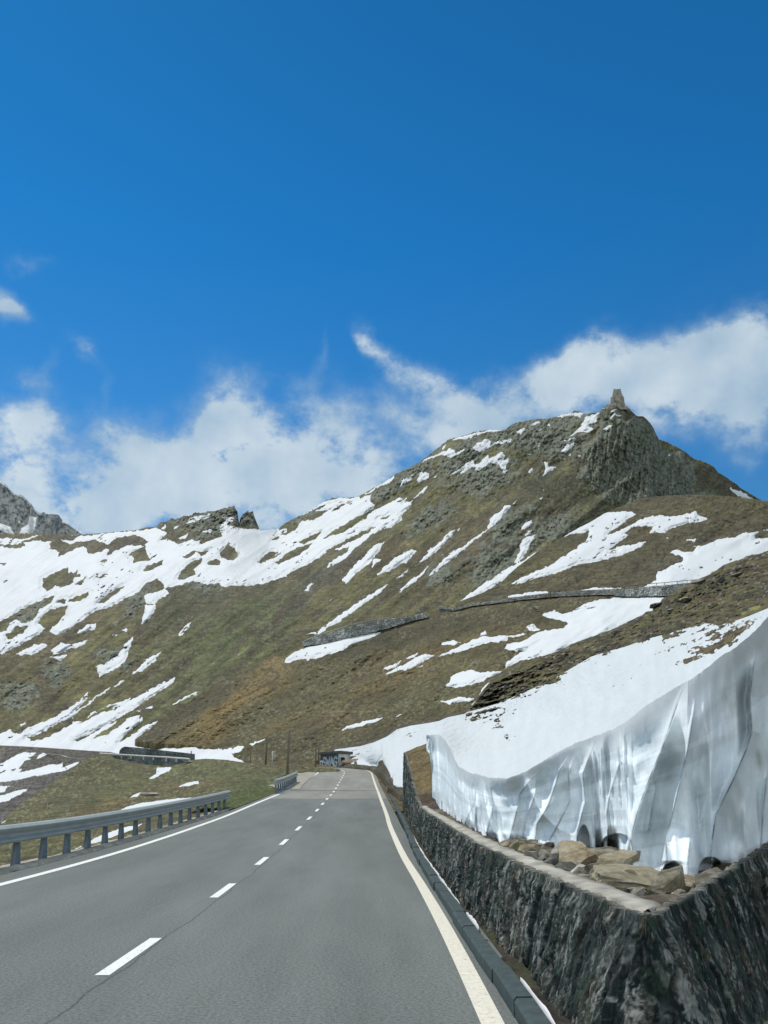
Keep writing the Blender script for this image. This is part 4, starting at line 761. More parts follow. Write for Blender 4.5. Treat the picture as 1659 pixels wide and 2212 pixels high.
masonry('retaining_wall', T(cra, "965,275 1060,280 1250,292 1450,303 1640,320 1700,328"), T(cra, "965,320 1060,350 1250,372 1450,392 1580,372 1700,355"), lambda u, v: np.interp(u, [235, 430], [152, 122]), 2.5, 'dark stone retaining wall of the far road on the left', seed=13, cell=4, col=A(.13,.15,.14))
masonry('retaining_wall', T(cra, "1040,235 1060,210 1085,198 1250,212 1450,235 1700,262"), T(cra, "1040,262 1060,268 1250,282 1450,296 1700,312"), lambda u, v: np.interp(u, [235, 430], [166, 140]), 5, 'upper tier of dark rubble wall behind the far road', seed=15, cell=3, col=A(.11,.125,.115))

def tube(bm, pts, r, n=8):
    rings = []
    for i, p in enumerate(pts):
        a = pts[max(i-1, 0)]; b = pts[min(i+1, len(pts)-1)]; d = (Vector(b) - Vector(a)).normalized(); x = d.cross(Vector((.3, 1, .1))).normalized(); y = d.cross(x)
        rr = r[i] if isinstance(r, (list, tuple)) else r
        rings.append([bm.verts.new(Vector(p) + (x * math.cos(k * 2 * math.pi / n) + y * math.sin(k * 2 * math.pi / n)) * rr) for k in range(n)])
    for a, b in zip(rings[:-1], rings[1:]):
        for k in range(n): bm.faces.new((a[k], a[(k+1) % n], b[(k+1) % n], b[k]))
    bm.faces.new(rings[0][::-1]); bm.faces.new(rings[-1])
def bm_obj(name, bm, mat, parent=None, smooth=False):
    bmesh.ops.recalc_face_normals(bm, faces=bm.faces); me = bpy.data.meshes.new(name); bm.to_mesh(me); bm.free(); return link(name, me, mat, parent, smooth)
def empty(name, loc, rz=0, label=None, cat=None, group=None):
    o = bpy.data.objects.new(name, None); S.collection.objects.link(o); o.location = loc; o.rotation_euler = (0, 0, rz); o.empty_display_size = .2
    return tag(o, label, cat, group)
M_GALV = shader('galvanised_steel', col=(.27,.31,.30), scale=3, var=.15, bump=.2, bscale=30, bdist=.004, rough=.42, spec=.5)
M_WOOD = shader('weathered_wood', col=(.16,.13,.095), scale=6, var=.3, bump=.4, bscale=20, bdist=.01, stretch=(1, 1, .2))
# thin rail along the upper road's wall tops and the far road's white kerb edge
def wire_rail(pts, Yf_, h, name, label, r=.09, mat=M_GALV, cat='railing', posts=9):
    root = empty(name, (0, 0, 0), label=label, cat=cat); P = [Vector(P3(u, v, Yf_(u, v)).tolist()) for u, v in pts]
    bm = bmesh.new(); tube(bm, [p + Vector((0, 0, h)) for p in P], r, 6); bm_obj('rail', bm, mat, root)
    L_ = dense(P, 1); 
    for k in range(posts):
        p = L_[int(k * (len(L_) - 1) / (posts - 1))]; bm = bmesh.new(); tube(bm, [p - Vector((0, 0, .4)), p + Vector((0, 0, h))], r * .9, 6); bm_obj('post', bm, mat, root)
    root.location = (0, 0, 0); return root
M_WPOST = shader('pale_paint', col=(.55,.55,.5), scale=3)
d1 = lambda u, v: float(depC(np.array([u]), np.array([v + 12]))[0]) * .995
wire_rail([tuple(x) for x in T(cr3, "680,1412 850,1388 1000,1376 1100,1366 1230,1355")], d1, .45, 'road_railing', 'thin dark railing on top of the upper road block wall', mat=shader('dark_rail', col=(.05,.06,.06)))
wire_rail([tuple(x) for x in T(cr4, "440,200 560,150 700,106 820,76 950,54")], d1, .5, 'road_railing', 'thin railing above the left end of the upper road wall')
wire_rail([tuple(x) for x in T(cra, "870,266 970,273 1060,279 1250,291 1450,302 1650,318")], lambda u, v: float(np.interp(u, [215, 430], [153, 120])), .18, 'kerb_rail', 'thin pale rail line along the far road on the left', r=.14, mat=M_WPOST)

# ================================================================== NEAR RIGHT HILLSIDE
edge = np.array([(905,1592),(920,1587),(948,1585.5),(960,1596),(972,1616),(982,1640),(991,1655),(1005,1664),(1019,1670),(1060,1680),(1094,1681),(1118,1674),(1141.5,1664),(1175,1642),(1207,1623),(1240,1606),(1278,1594),(1305,1582),(1330,1573),(1355,1556),(1396,1524),(1430,1503),(1466,1481.5),(1485,1471),(1510,1455),(1537,1434.4),(1560,1416),(1584,1401.5),(1607,1384),(1631,1362),(1659,1333),(1800,1215),(2000,1060)])
Yed = [(905,29),(920,28.5),(948,27.5),(960,26),(972,23.5),(991,20),(1019,16.8),(1060,13.8),(1094,12.9),(1141,12.5),(1207,12.1),(1278,11.9),(1330,11.2),(1396,10.2),(1485,8.7),(1584,9.0),(1659,9.7),(1800,10.5),(2000,12)]
Yed = np.array(Yed, float)
pE = [(u, float(np.interp(u, edge[:, 0], edge[:, 1])), y) for u, y in Yed]
pE += [(930,1580,31),(972,1559,37),(1010,1540,43),(1076,1519,41),(1170,1477,37),(1278,1415.6,32),(1349,1397,29),(1410,1378,27),(1513,1350,22),(1600,1335,15.5),(1659,1318,10.8),(1800,1190,12.5),(2000,1050,15),
       (1010,1530,45),(1057,1477,46),(1141,1434,45),(1207,1406,44),(1301,1368.5,43),(1377,1333,42),(1412,1313,41),(1470,1276,38),(1537,1239,35),(1612,1202,30),(1659,1190,27),(1800,1150,26),(2000,1000,30),(1100,1600,24),(1200,1540,24),(1350,1460,20),(1500,1400,14.5),(1560,1290,27),(1450,1340,30)]
depE = RBF(pE)
skyE = np.r_[[(1003, 1548)], T(cr5, "275,472 285,458 300,440 312,428 330,400 350,372 380,338 395,322 450,290 500,272 560,250 620,225 700,190 780,150 850,125 900,108 960,85 1060,35"), T(cr9, "345,590 380,560 455,545 455,505 500,470 540,450 545,425 590,400 640,365 700,320 770,290 860,260 900,225 960,205 1050,165 1130,115 1190,70 1260,40 1330,20 1400,0"), T(cr3, "1520,1200 1560,1190 1600,1188 1659,1163"), [(1800, 1150), (2050, 1100)]]
botE = np.array([(1003, 1555), (1040, 1560), (1100, 1600), (1200, 1545), (1400, 1460), (1485, 1432), (1560, 1405), (1584, 1393), (1659, 1330), (1800, 1212), (2050, 1110)])
def relE(u, v, Y, dv):
    p, q_ = fall(u, v, -18); Y1 = Y * (1 + 0 * u)
    n = ridge(p / 34, q_ / 12, o=4, seed=121, g=.6); lump = fbm(p / 70, q_ / 30, o=3, seed=122); m = ss(dv, 0, 10) * .8 + .2
    toe = np.exp(-((u - 1060) / 70) ** 2)
    Yf = Y1 * (1 - m * (.018 * lump + (.013 + .012 * toe) * n + .010 * fbm(p / 7, q_ / 3.2, o=3, seed=123, g=.65))); return Y1, Yf
BE = [(1560,1290,160,14,-18,A(.10,.085,.04),.5),(1620,1230,60,20,0,RUST,.6),(1500,1300,60,10,-10,RUST*.9,.5),(1440,1320,60,14,-20,MOSS*.7,.5),(1600,1340,80,20,-30,A(.13,.095,.05),.7),(1560,1370,90,18,-33,A(.15,.11,.06),.8),(1060,1500,60,40,0,A(.06,.06,.045),.8),(1400,1380,90,14,-20,DARK*1.4,.5),(1250,1400,120,10,-22,DARK*1.5,.5),(1350,1350,60,10,-22,A(.08,.075,.03),.6)]
def colE(u, v, Y, P):
    p, q_ = fall(u, v, -16); c = blobs(u, v, A(.070,.060,.030), BE, 61, warp=12); n = fbm(p / 22, q_ / 6.5, o=5, seed=124, g=.75)
    k = ss(n, -.05, .45)[..., None] * .7; c = c * (1 - k) + A(.135,.118,.052) * k; k = ss(-n, .05, .4)[..., None] * .75; c = c * (1 - k) + A(.026,.024,.016) * k
    g = (ss(fbm(p / 18, q_ / 8, o=3, seed=125), .25, .5) * .6)[..., None]; c = c * (1 - g) + MOSS * .8 * g
    f1, f2, cid = vor(p / 9, q_ / 4, seed=9); k = (ss(cid, .88, .93) * ss(.42 - f1, 0, .12) * .85)[..., None]; c = c * (1 - k) + A(.20,.20,.17) * k
    for (a, b, ru, rv) in [(*cr9(770, 425), 11, 4.5), (*cr9(1520, 520), 13, 4.5), (*cr9(1410, 570), 7, 3)]:
        k = ss(1.1 - np.hypot((u - a) / ru + .3 * n, (v - b + .25 * (u - a)) / rv), 0, .25)[..., None] * .9; c = c * (1 - k) + A(.24,.26,.07) * k
    return c
hs_, U, V, Ys, Yf = terrain('hillside', (1003, 2000), skyE, botE, 1.5, lambda u, v: depE(u, v) * 1.014, relE, colE, MN, skyjag=1.2, seed=7)

# ================================================================== SNOW BANKS
def ridges_of():
    R = [("1040,1240 1010,1130 1035,1030 1060,930 1095,830 1130,740 1175,630 1220,500 1250,410 1280,335", .55, 1), ("1195,1150 1190,1060 1215,960 1240,850 1290,640 1310,520 1325,400", .22, 0), ("1290,1262 1290,1160 1300,1060 1295,980", .10, 0), ("1395,1145 1405,1040 1420,940 1500,780 1560,640 1585,560 1575,400 1605,180", .35, 0),
         ("780,1110 785,1010 800,960 820,880 810,750 830,700 880,570", .25, 0), ("585,1070 600,980 650,900 685,800 700,740 755,650", .22, 0), ("640,1090 700,980 750,880 745,760 770,660", .1, 0), ("930,1050 920,940 930,860 980,700 960,560", .12, 0), ("1130,740 1145,830 1130,900 1110,1010", .08, 0),
         ("470,1060 500,950 520,850 560,790 640,720", .15, 0), ("370,1020 400,900 385,800 420,760", .12, 0), ("265,985 315,880 325,790", .10, 0), ("530,1070 550,960 590,850 600,740", .10, 0), ("1620,1150 1640,900 1659,700", .15, 0)]
    return [(T(cr5, s), a, k) for s, a, k in R]
def bank(name, us, edge, bott, topl, Ye, Yb, depth_top, step, label, flute, ridgesP, caves, k_top=.012, layers_=True, seed=0, exc=None):
    u = np.arange(us[0], us[1] + .1, step); ve = np.interp(u, edge[:, 0], edge[:, 1]); vb = np.interp(u, bott[:, 0], bott[:, 1]); vt = np.minimum(np.interp(u, topl[:, 0], topl[:, 1]), ve - .5)
    ve = ve + (1.6 if flute else .8) * (ridge(u / 19, u * 0, o=2, seed=seed + 1, g=.4) - .6) ; ve = np.maximum(ve, vt + .5)
    NC = int(np.max(vb - ve) / step) + 2; NT = int(np.max(ve - vt) / step) + 2
    t = np.linspace(0, 1, NC)[:, None]; Vc = vb + (ve - vb) * t; Uc = np.repeat(u[None], NC, 0)
    yb = np.interp(u, Yb[:, 0], Yb[:, 1]); ye = np.interp(u, Ye[:, 0], Ye[:, 1]) * (1 - k_top)
    if len(u) > 40:
        kk = np.ones(15) / 15; yb = np.convolve(np.pad(yb, 7, 'edge'), kk, 'valid')
    if flute:
        ybf = np.interp(u, [905, 1278, 1310, 1352, 1420, 1485, 1560, 2000], [0, 0, .5, 1.1, 1.4, 1.3, .8, .8]); R0 = ridgesP[0][0]; ux0 = np.interp(Vc, R0[::-1, 1], R0[::-1, 0])
        ybf = np.convolve(np.pad(ybf, 7, 'edge'), np.ones(15) / 15, 'valid'); stp = 1 - ss(Uc - ux0, -9, 3); yb = np.where(u < 1352, yb, yb)[None] + stp * ybf[None]
    prof = .4 * t + .6 * t ** 3                                   # leans back towards the rim
    Yc = yb + (ye - yb) * prof; W_ = 1 - ss(t, .72, 1.0)    # relief dies out at the rim
    hgt = t + 0 * Uc
    if flute:
        
        s = np.cumsum(np.r_[0, np.hypot(np.diff(np.interp(u, Yb[:, 0], Yb[:, 1]) * ray(u, vb)[0]), np.diff(np.interp(u, Yb[:, 0], Yb[:, 1])))])[None] + 0 * Uc
        s = s + .42 * hgt * (1 if flute > 0 else 0)
        a1 = np.abs(pn(s * .9, hgt * .9, seed=seed + 3)); a2 = np.abs(pn(s * 2.3, hgt * 1.3, seed=seed + 4)); a3 = np.abs(pn(s * 5.5, hgt * 2.2, seed=seed + 5))
        near = ss(Uc, 1330, 1400); amp = 1 - .35 * near
        Yc = Yc + W_ * ss(hgt, -.05, .25) * abs(flute) * (.80 * np.minimum(a1, .45) + (.34 * np.minimum(a2, .4)) * amp + .07 * a3 * (1 - .75 * near)) * 1.1
        Yc = Yc + W_ * (.06 + .16 * near) * fbm(s * 1.5, hgt * 2.6, o=3, seed=seed + 6, g=.4)
        Yc = Yc + W_ * .012 * np.sin(hgt * 34 + 2 * fbm(s, hgt * 0, seed=9)) * ss(hgt, .35, .6)
        Yc = Yc + .5 * ss(.22 - hgt, 0, .22) * ss(-pn(s * 2.0, hgt * 0, seed=seed + 8), -.2, .25) * (1 - near)    # hollows melted under the foot
    dirt = np.zeros(Uc.shape)
    for (R_, a, kind) in ridgesP:
        d, side = line_d(Uc, Vc, R_); v0, v1 = R_[:, 1].min(), R_[:, 1].max(); wv = ss(Vc, v0 - 6, v0 + 60) * (1 - ss(Vc, v1, v1 + 12))
        if kind == 2:
            ux = np.interp(Vc, R_[::-1, 1], R_[::-1, 0]); sgn = Uc - ux
            Yc = Yc + W_ * 1.5 * (1 - ss(sgn, -5, 1)) * np.exp(-np.clip(-sgn, 0, None) / 110) * ss(Vc, v0, v1 - 60) ** .8
            wv = wv * 1.0
        Yc = Yc - W_ * wv * a * 1.5 * (np.exp(-d / 16) * np.where(side > 0, 1, .0) + np.exp(-d / 5) * np.where(side > 0, 0, 1))
        dirt = np.maximum(dirt, wv * np.exp(-(d / 1.7) ** 2) * (.75 + .5 * fbm(Uc / 30, Vc / 30, o=2, seed=5)) * (.6 + a))
    for (cu, cv, ru, rv, dep) in caves:
        q_ = 1 - np.hypot((Uc - cu) / ru, np.minimum(Vc - cv, 0) / rv); Yc = Yc + dep * ss(q_, 0, .16)
    # top surface, running under the hillside at its upper rim
    t2 = np.linspace(0, 1, NT)[1:, None]; Vt = ve + (vt - ve) * t2; Ut = np.repeat(u[None], NT - 1, 0); Yt = depth_top(Ut, Vt)
    Yt = Yt * (1 + (ye[None] / (1 - k_top) / depth_top(u[None], ve[None]) - 1) * (1 - ss(ve[None] - Vt, 0, 30)))
    p, q_ = fall(Ut, Vt, -26); rip = fbm(p / 20, q_ / 5, o=4, seed=seed + 11, g=.65); r2 = ridge(p / 11, q_ / 4.5, o=2, seed=seed + 12)
    dtop = (Vt - vt[None]); sdv = dtop * .75 + 3 * fbm(Ut / 24, Vt / 6, o=3, seed=seed + 14)
    if exc is not None:
        for E_ in exc: sdv = np.minimum(sdv, -poly_sd(Ut + 4 * fbm(Ut / 10, Vt / 10, o=3, seed=3), Vt + 3 * fbm(Ut / 10, Vt / 10, o=3, seed=4), E_))
    hk = np.clip(sdv / 14., -1, 1); m = ss(Ve_d := (ve[None] - Vt), 0, 14)
    Yt = Yt * (1 - k_top * (1 - m) - m * k_top * hk) * (1 - m * (.0058 * rip + .0030 * r2))
    U_ = np.concatenate([Uc, Ut]); V_ = np.concatenate([Vc, Vt]); Y_ = np.concatenate([Yc, Yt]); P = P3(U_, V_, Y_)
    c = np.zeros(P.shape) + SNOW * A(.97, .99, 1.0); nn = np.clip(1 + .05 * fbm(U_ / 18, V_ / 40, o=4, seed=seed + 15), .8, 1.05); c *= nn[..., None]
    # faint grey bedding bands and grime streaks on the cut face, darker towards its foot
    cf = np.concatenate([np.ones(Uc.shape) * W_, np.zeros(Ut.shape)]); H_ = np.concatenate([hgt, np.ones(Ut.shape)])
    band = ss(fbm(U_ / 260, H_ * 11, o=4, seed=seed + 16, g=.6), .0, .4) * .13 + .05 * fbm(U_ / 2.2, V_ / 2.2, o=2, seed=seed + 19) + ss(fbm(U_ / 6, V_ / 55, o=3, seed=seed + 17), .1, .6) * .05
    c *= (1 - cf * band)[..., None]; c = c * (.90 + cf[..., None] * A(.38, .41, .43))  # cut face lightened in colour to stand in for fill light; top dimmed
    ft = cf * ss(.14 - H_, 0, .14) * ss(fbm(U_ / 14, V_ / 14, o=3, seed=seed + 18), -.3, .3) * .45; c = c * (1 - ft[..., None]) + A(.20,.18,.15) * ft[..., None]
    dd = np.concatenate([dirt, np.zeros(Ut.shape)]); dd = np.clip(dd, 0, .85)[..., None]; c = c * (1 - dd) + A(.10,.11,.11) * dd
    # left end: turn away from the camera
    e = P[:, :1].copy(); e1 = e.copy(); e1[..., :2] += np.array([1.2, 3.0]); e1[..., 2] -= .2; e0 = e.copy(); e0[..., :2] += np.array([.15, 1.0])
    P = np.concatenate([e1, e0, P], 1); c = np.concatenate([c[:, :1], c[:, :1], c], 1)
    o = mesh_np(name, P, grid_faces(*P.shape[:2]), c, MS, smooth=True); tag(o, label, 'snow bank'); return o
bott = np.array([(905,1612),(918,1618),(928,1628),(931,1650),(934,1736),(948,1748),(962.6,1760),(985,1778),(1009.7,1794),(1052,1818),(1085,1830),(1151,1836),(1207,1843),(1278,1842),(1320,1832),(1352,1840),(1360,1870),(1367.5,1894),(1419,1890),(1460,1895),(1485,1912),(1515,1905),(1560,1896),(1631,1880),(1659,1875),(1800,1840),(2000,1800)])
Yb = np.array([(905,28.5),(918,28),(934,26.8),(948,24.6),(963,22.6),(985,18.8),(1010,16.2),(1052,13.1),(1085,12.5),(1151,12.0),(1207,11.4),(1278,11.3),(1310,10.2),(1352,8.7),(1367,8.3),(1419,7.9),(1485,7.55),(1560,8.3),(1659,9.2),(1800,10.2),(2000,11.5)])
topl = np.r_[[(900, 1586), (920, 1582), (948, 1570)], T(cr5, "205,513 245,492 280,470 340,455 420,430 520,388 620,345 730,285 850,215 930,190 1000,172 1060,150 1130,128 1200,110 1290,85 1360,62 1440,70 1500,55 1570,30 1659,-6"), [(1800, 1190), (2000, 1030)]]
wedge = [T(cr9, "700,1102 760,1060 830,1010 900,960 1010,890 1080,830 1140,790 1230,740 1330,690 1450,620 1660,530 1800,450 1850,520 1660,585 1560,680 1480,750 1360,840 1250,910 1100,985 1010,1020 900,1060 800,1100 760,1080"),
         T(cr9, "790,897 850,850 930,810 1000,775 1100,745 1180,715 1200,725 1100,780 1000,810 900,860"), T(cr9, "860,785 900,760 960,735 1050,710 1000,740 920,780"), T(cr9, "820,965 900,920 1020,872 960,910"), T(cr9, "540,860 600,830 700,800 780,750 700,760 640,770 560,800 500,850 460,862 500,820 520,840")]
Lu = np.where
caves = [(*cr5(1222, 1240), 26, 42, .32), (*cr5(1395, 1200), 28, 32, .30), (*cr5(812, 1090), 15, 50, .25), (*cr5(965, 1080), 34, 26, .4), (*cr5(690, 1115), 28, 16, .3)]
bank('snow_bank', (921, 1990), edge, bott, topl, Yed, Yb, lambda u, v: depE(u, v), 1.35, 'tall cut snow bank with fluted bluish face above the stone wall', .8, ridges_of(), caves, k_top=.022, seed=200, exc=wedge)
# second, farther bank beyond the end of the wall
edge2 = np.array([(722,1650),(760,1650),(800,1652),(811,1651),(814,1644),(820,1634),(825,1627),(828,1640),(836,1657),(843,1672),(847,1688),(851,1696),(880,1700),(960,1690)])
bot2 = np.array([(722,1656),(760,1658),(800,1660),(812,1665),(822,1670),(828,1676),(840,1689),(850,1700),(880,1730),(960,1720)])
top2 = np.r_[T(cr4, "625,832 700,822 780,812 860,790 940,755 1000,712 1080,690 1180,675 1250,662 1300,640 1400,620 1440,600"), [(1060, 1530)]]
Ye2 = np.array([(722,125),(800,106),(811,97),(813,91),(826,86),(836,74),(843,62),(851,52),(880,47),(960,43)], float); Yb2 = Ye2.copy(); Yb2[:, 1] *= .985
dep2 = RBF([(u, float(np.interp(u, edge2[:, 0], edge2[:, 1])), y) for u, y in Ye2] + [(725,1619,136),(777,1612,132),(835,1591,122),(857,1575,118),(948,1558,100),(1010,1540,75),(900,1620,80),(870,1650,70),(940,1640,55),(900,1590,100)])
ex2 = [T(cr4, "1018,800 1060,760 1110,735 1180,705 1280,685 1240,705 1150,740 1100,770 1060,785")]
bank('snow_bank', (722, 1015), edge2, bot2, top2, Ye2, Yb2, lambda u, v: dep2(u, v), 1.0, 'lower far snow bank beside the road bend, past the end of the stone wall', 0, [], [], k_top=.010, seed=300, exc=ex2)
# ground under it
def relF(u, v, Y, dv): return Y, Y * (1 - .003 * fbm(u / 9, v / 5, o=3, seed=7))
terrain('slope', (716, 1030), np.c_[top2[:, 0], top2[:, 1] - 6], np.array([(700, 1656), (800, 1659), (826, 1671), (850, 1706), (900, 1745), (1040, 1740)]), 2.0, lambda u, v: dep2(u, v) * 1.004, relF, lambda u, v, Y, P: colturf(u, v, A(.07,.06,.035), [], 71), MH)

# right verge beyond the wall's end, as a strip that meets the road
vp = [p for p in RL if 36 <= p.y <= 122]; vp = dense(vp, .5)
def vcol(x, y, t):
    n = fbm(x * 1.5, y * 1.5, o=4, seed=92); w = ss(n, -.2, .4)[..., None]; return (A(.060,.055,.028) * (1 - w) + A(.15,.11,.05) * w)
sheet('verge', offs(vp, 3.5), offs(vp, 8.0), 40, lambda x, y, t: .03 + .35 * t ** 1.5 + .12 * fbm(x, y, o=4, seed=91) * ss(t, 0, .2), vcol, MN)

# ================================================================== LEFT SHOULDER AND VALLEY SIDE
skyG1 = np.r_[[(-600, 1590)], T(cra, "0,188 200,196 400,208 600,222 800,236 960,246 1040,262 1100,285"), [(300, 1640)]]
botG1 = np.array([(-600, 1860), (0, 1800), (100, 1730), (200, 1665), (300, 1650)])
depG1 = RBF([(-500,1595,215),(0,1611,200),(100,1617,185),(235,1626,160),(280,1640,150),(0,1700,125),(-400,1700,130),(0,1780,75),(-400,1800,70),(-500,1860,50),(100,1680,140),(200,1650,150)])
def relG1(u, v, Y, dv): return Y, Y * (1 - .006 * fbm(u / 16, v / 9, o=4, seed=131) - .003 * ridge(u / 6, v / 4, o=3, seed=132) * ss(dv, 12, 30))
BG1 = [(100,1690,130,26,-12,SCREE*.85,.85),(0,1750,90,30,-20,SCREE*.8,.8),(120,1625,140,8,3,A(.075,.062,.045),.7),(100,1640,80,12,0,A(.08,.078,.05),.7),(0,1615,60,5,0,OLIVE,.5)]
g1, U, V, Ys, Yf = terrain('valley_side', (-420, 300), skyG1, botG1, 1.5, depG1, relG1, lambda u, v, Y, P: colturf(u, v, A(.09,.085,.065), BG1, 81, stones=.7), MT, seed=9)
IG = [T(cra, s) for s in ["-900,380 -300,330 0,352 60,320 120,285 180,258 240,248 262,258 315,248 290,275 240,290 265,308 215,320 190,360 155,395 190,390 185,405 150,425 230,410 350,380 440,360 520,350 550,332 545,362 530,385 600,362 690,333 640,372 560,412 440,430 300,450 150,490 0,505 -300,520 -900,560", "322,305 345,272 375,252 408,265 360,290", "-900,640 0,545 90,538 55,560 50,590 0,602 -400,640 -900,690", "-900,800 -200,680 0,652 0,628 60,612 140,585 250,560 200,598 120,640 50,672 0,685 -300,740 -900,900"]]
snow_on('snow_cover', U, V, Ys, Yf, sd_of(U, V, IG, [T(cra, "-20,365 30,352 20,368"), T(cra, "-20,430 50,408 40,420 -20,440"), T(cra, "100,400 140,395 120,412")], 2.0, seed=61, ang=-15), .010, MSF, 'white snow patches on the grey scree of the valley side at the far left')

skyG2 = np.r_[[(-500, 1990), (-200, 1870), (0, 1783)], T(cra, "60,800 180,700 330,600 470,500 560,430 690,340 780,280 850,262 965,268 1000,300 1250,352 1450,372 1640,340"), T(cr6, "880,170 960,163 1050,168 1130,180 1220,190 1330,196 1440,200 1560,208"), [(735, 1661)]]
LEFTE = [(offs(RL, lambda y, i: GR_K(y, i) - .3 if y < 50 else -4.3)[i]) for i in range(0, 8 * 13, 4) if RL[i].y > 2]
def proj(p):
    zc = p.y * C_ + (p.z - EYE) * S_; vv = -p.y * S_ + (p.z - EYE) * C_; return CU + F * p.x / zc, CV - F * vv / zc
pG = [(*proj(Vector((p.x, p.y, p.z - .04))), p.y) for p in LEFTE]
pG += [(235,1631,150),(300,1650,140),(360,1655,132),(420,1641,122),(490,1641,112),(560,1648,104),(650,1654,98),(60,1760,46),(120,1700,80),(180,1645,120),(0,1785,37),(-200,1880,22),(-500,2010,15),(200,1740,50),(300,1700,75),(400,1690,75),(500,1690,68),(400,1670,95),(560,1670,84),(200,1690,95),(640,1668,92),(660,1667,94),(690,1666,96.5),(720,1665,99)]
_b = np.array([proj(Vector((p.x, p.y, p.z - .05))) for p in LEFTE if p.y < 48])[::1]; botG2 = np.r_[_b[np.argsort(_b[:, 0])], [(601, 1722), (607, 1698), (613, 1672), (640, 1664), (720, 1664), (735, 1661)]]; botG2[:, 1] += 3
depG2 = RBF([p for p in pG])
def relG2(u, v, Y, dv):
    p, q_ = fall(u, v, -14); near = ss(v, 1700, 1800); Y1 = Y
    return Y1, Y1 * (1 - .006 * fbm(p / 50, q_ / 14, o=3, seed=141) - .004 * fbm(p / 9, q_ / 4, o=3, seed=142))
BG2 = [(300,1690,160,22,-22,A(.082,.082,.032),.7),(150,1740,140,16,-30,A(.075,.072,.04),.6),(250,1735,140,12,-12,A(.13,.085,.04),.5),(420,1700,120,10,-10,A(.12,.08,.035),.5),(500,1670,120,14,0,A(.075,.085,.035),.7),(560,1710,60,18,0,A(.06,.075,.026),.9),(590,1690,60,12,0,A(.055,.07,.025),.8),(260,1660,60,10,0,A(.06,.06,.03),.6),(640,1662,100,6,0,A(.055,.055,.028),.8),(100,1830,150,22,-10,A(.085,.08,.03),.6),(250,1800,160,10,-12,A(.09,.06,.035),.5)]
def colG2(u, v, Y, P): return colturf(u, v, A(.080,.070,.036), BG2, 91, gs=1.3, ang=-14, stones=.45, stc=A(.20,.19,.15)) * A(1.15, 1.22, .95)
g2, U, V, Ys, Yf = terrain('grass_slope', (-450, 735), skyG2, botG2, 1.4, depG2, relG2, colG2, MH, seed=11, skyjag=.6)
IG2 = [T(cr6, s) for s in ["560,402 640,375 700,365 800,352 880,346 918,350 870,372 830,380 790,388 690,388 650,396", "698,257 730,230 735,205 800,203 790,220 760,232 720,252", "833,292 880,273 925,268 928,278 880,288", "606,346 640,325 657,320 640,338", "408,562 440,535 480,520 560,490 665,468 640,485 600,500 540,520 480,545", "318,600 375,572 380,580", "0,470 25,452 0,462"]]
snow_on('snow_cover', U, V, Ys, Yf, sd_of(U, V, IG2, [], 1.6, seed=71, ang=-10), .012, MS, 'small white snow patches on the grassy slope behind the guardrail')

# pale turnout beside the road
tp = [Vector((-7.3, 61, 1.38)), Vector((-7.6, 66, 1.64)), Vector((-7.9, 72, 1.95)), Vector((-8.3, 80, 2.37)), Vector((-8.5, 88, 2.8)), Vector((-9.0, 95, 3.2))]
tpl = [Vector((-7.9, 61, 1.38)), Vector((-9.6, 66, 1.66)), Vector((-12.6, 72, 1.98)), Vector((-15.5, 80, 2.42)), Vector((-15.5, 88, 2.85)), Vector((-12, 95, 3.25))]
tin = [Vector((p.x + 1.0, p.y, p.z + .012)) for p in tp]
V_ = [tuple(p + Vector((0, 0, .05))) for p in dense(tin, 1.0)]
sheet('turnout', [a for a in spline([tuple(p) for p in tin], 5)], [a for a in spline([tuple(p + Vector((0, 0, .04))) for p in tpl], 5)], 14, lambda x, y, t: .03 + 0 * x, lambda x, y, t: A(.30,.285,.225) * np.clip(1 + .2 * fbm(x, y, o=4, seed=95), .6, 1.3)[..., None], MCONC)

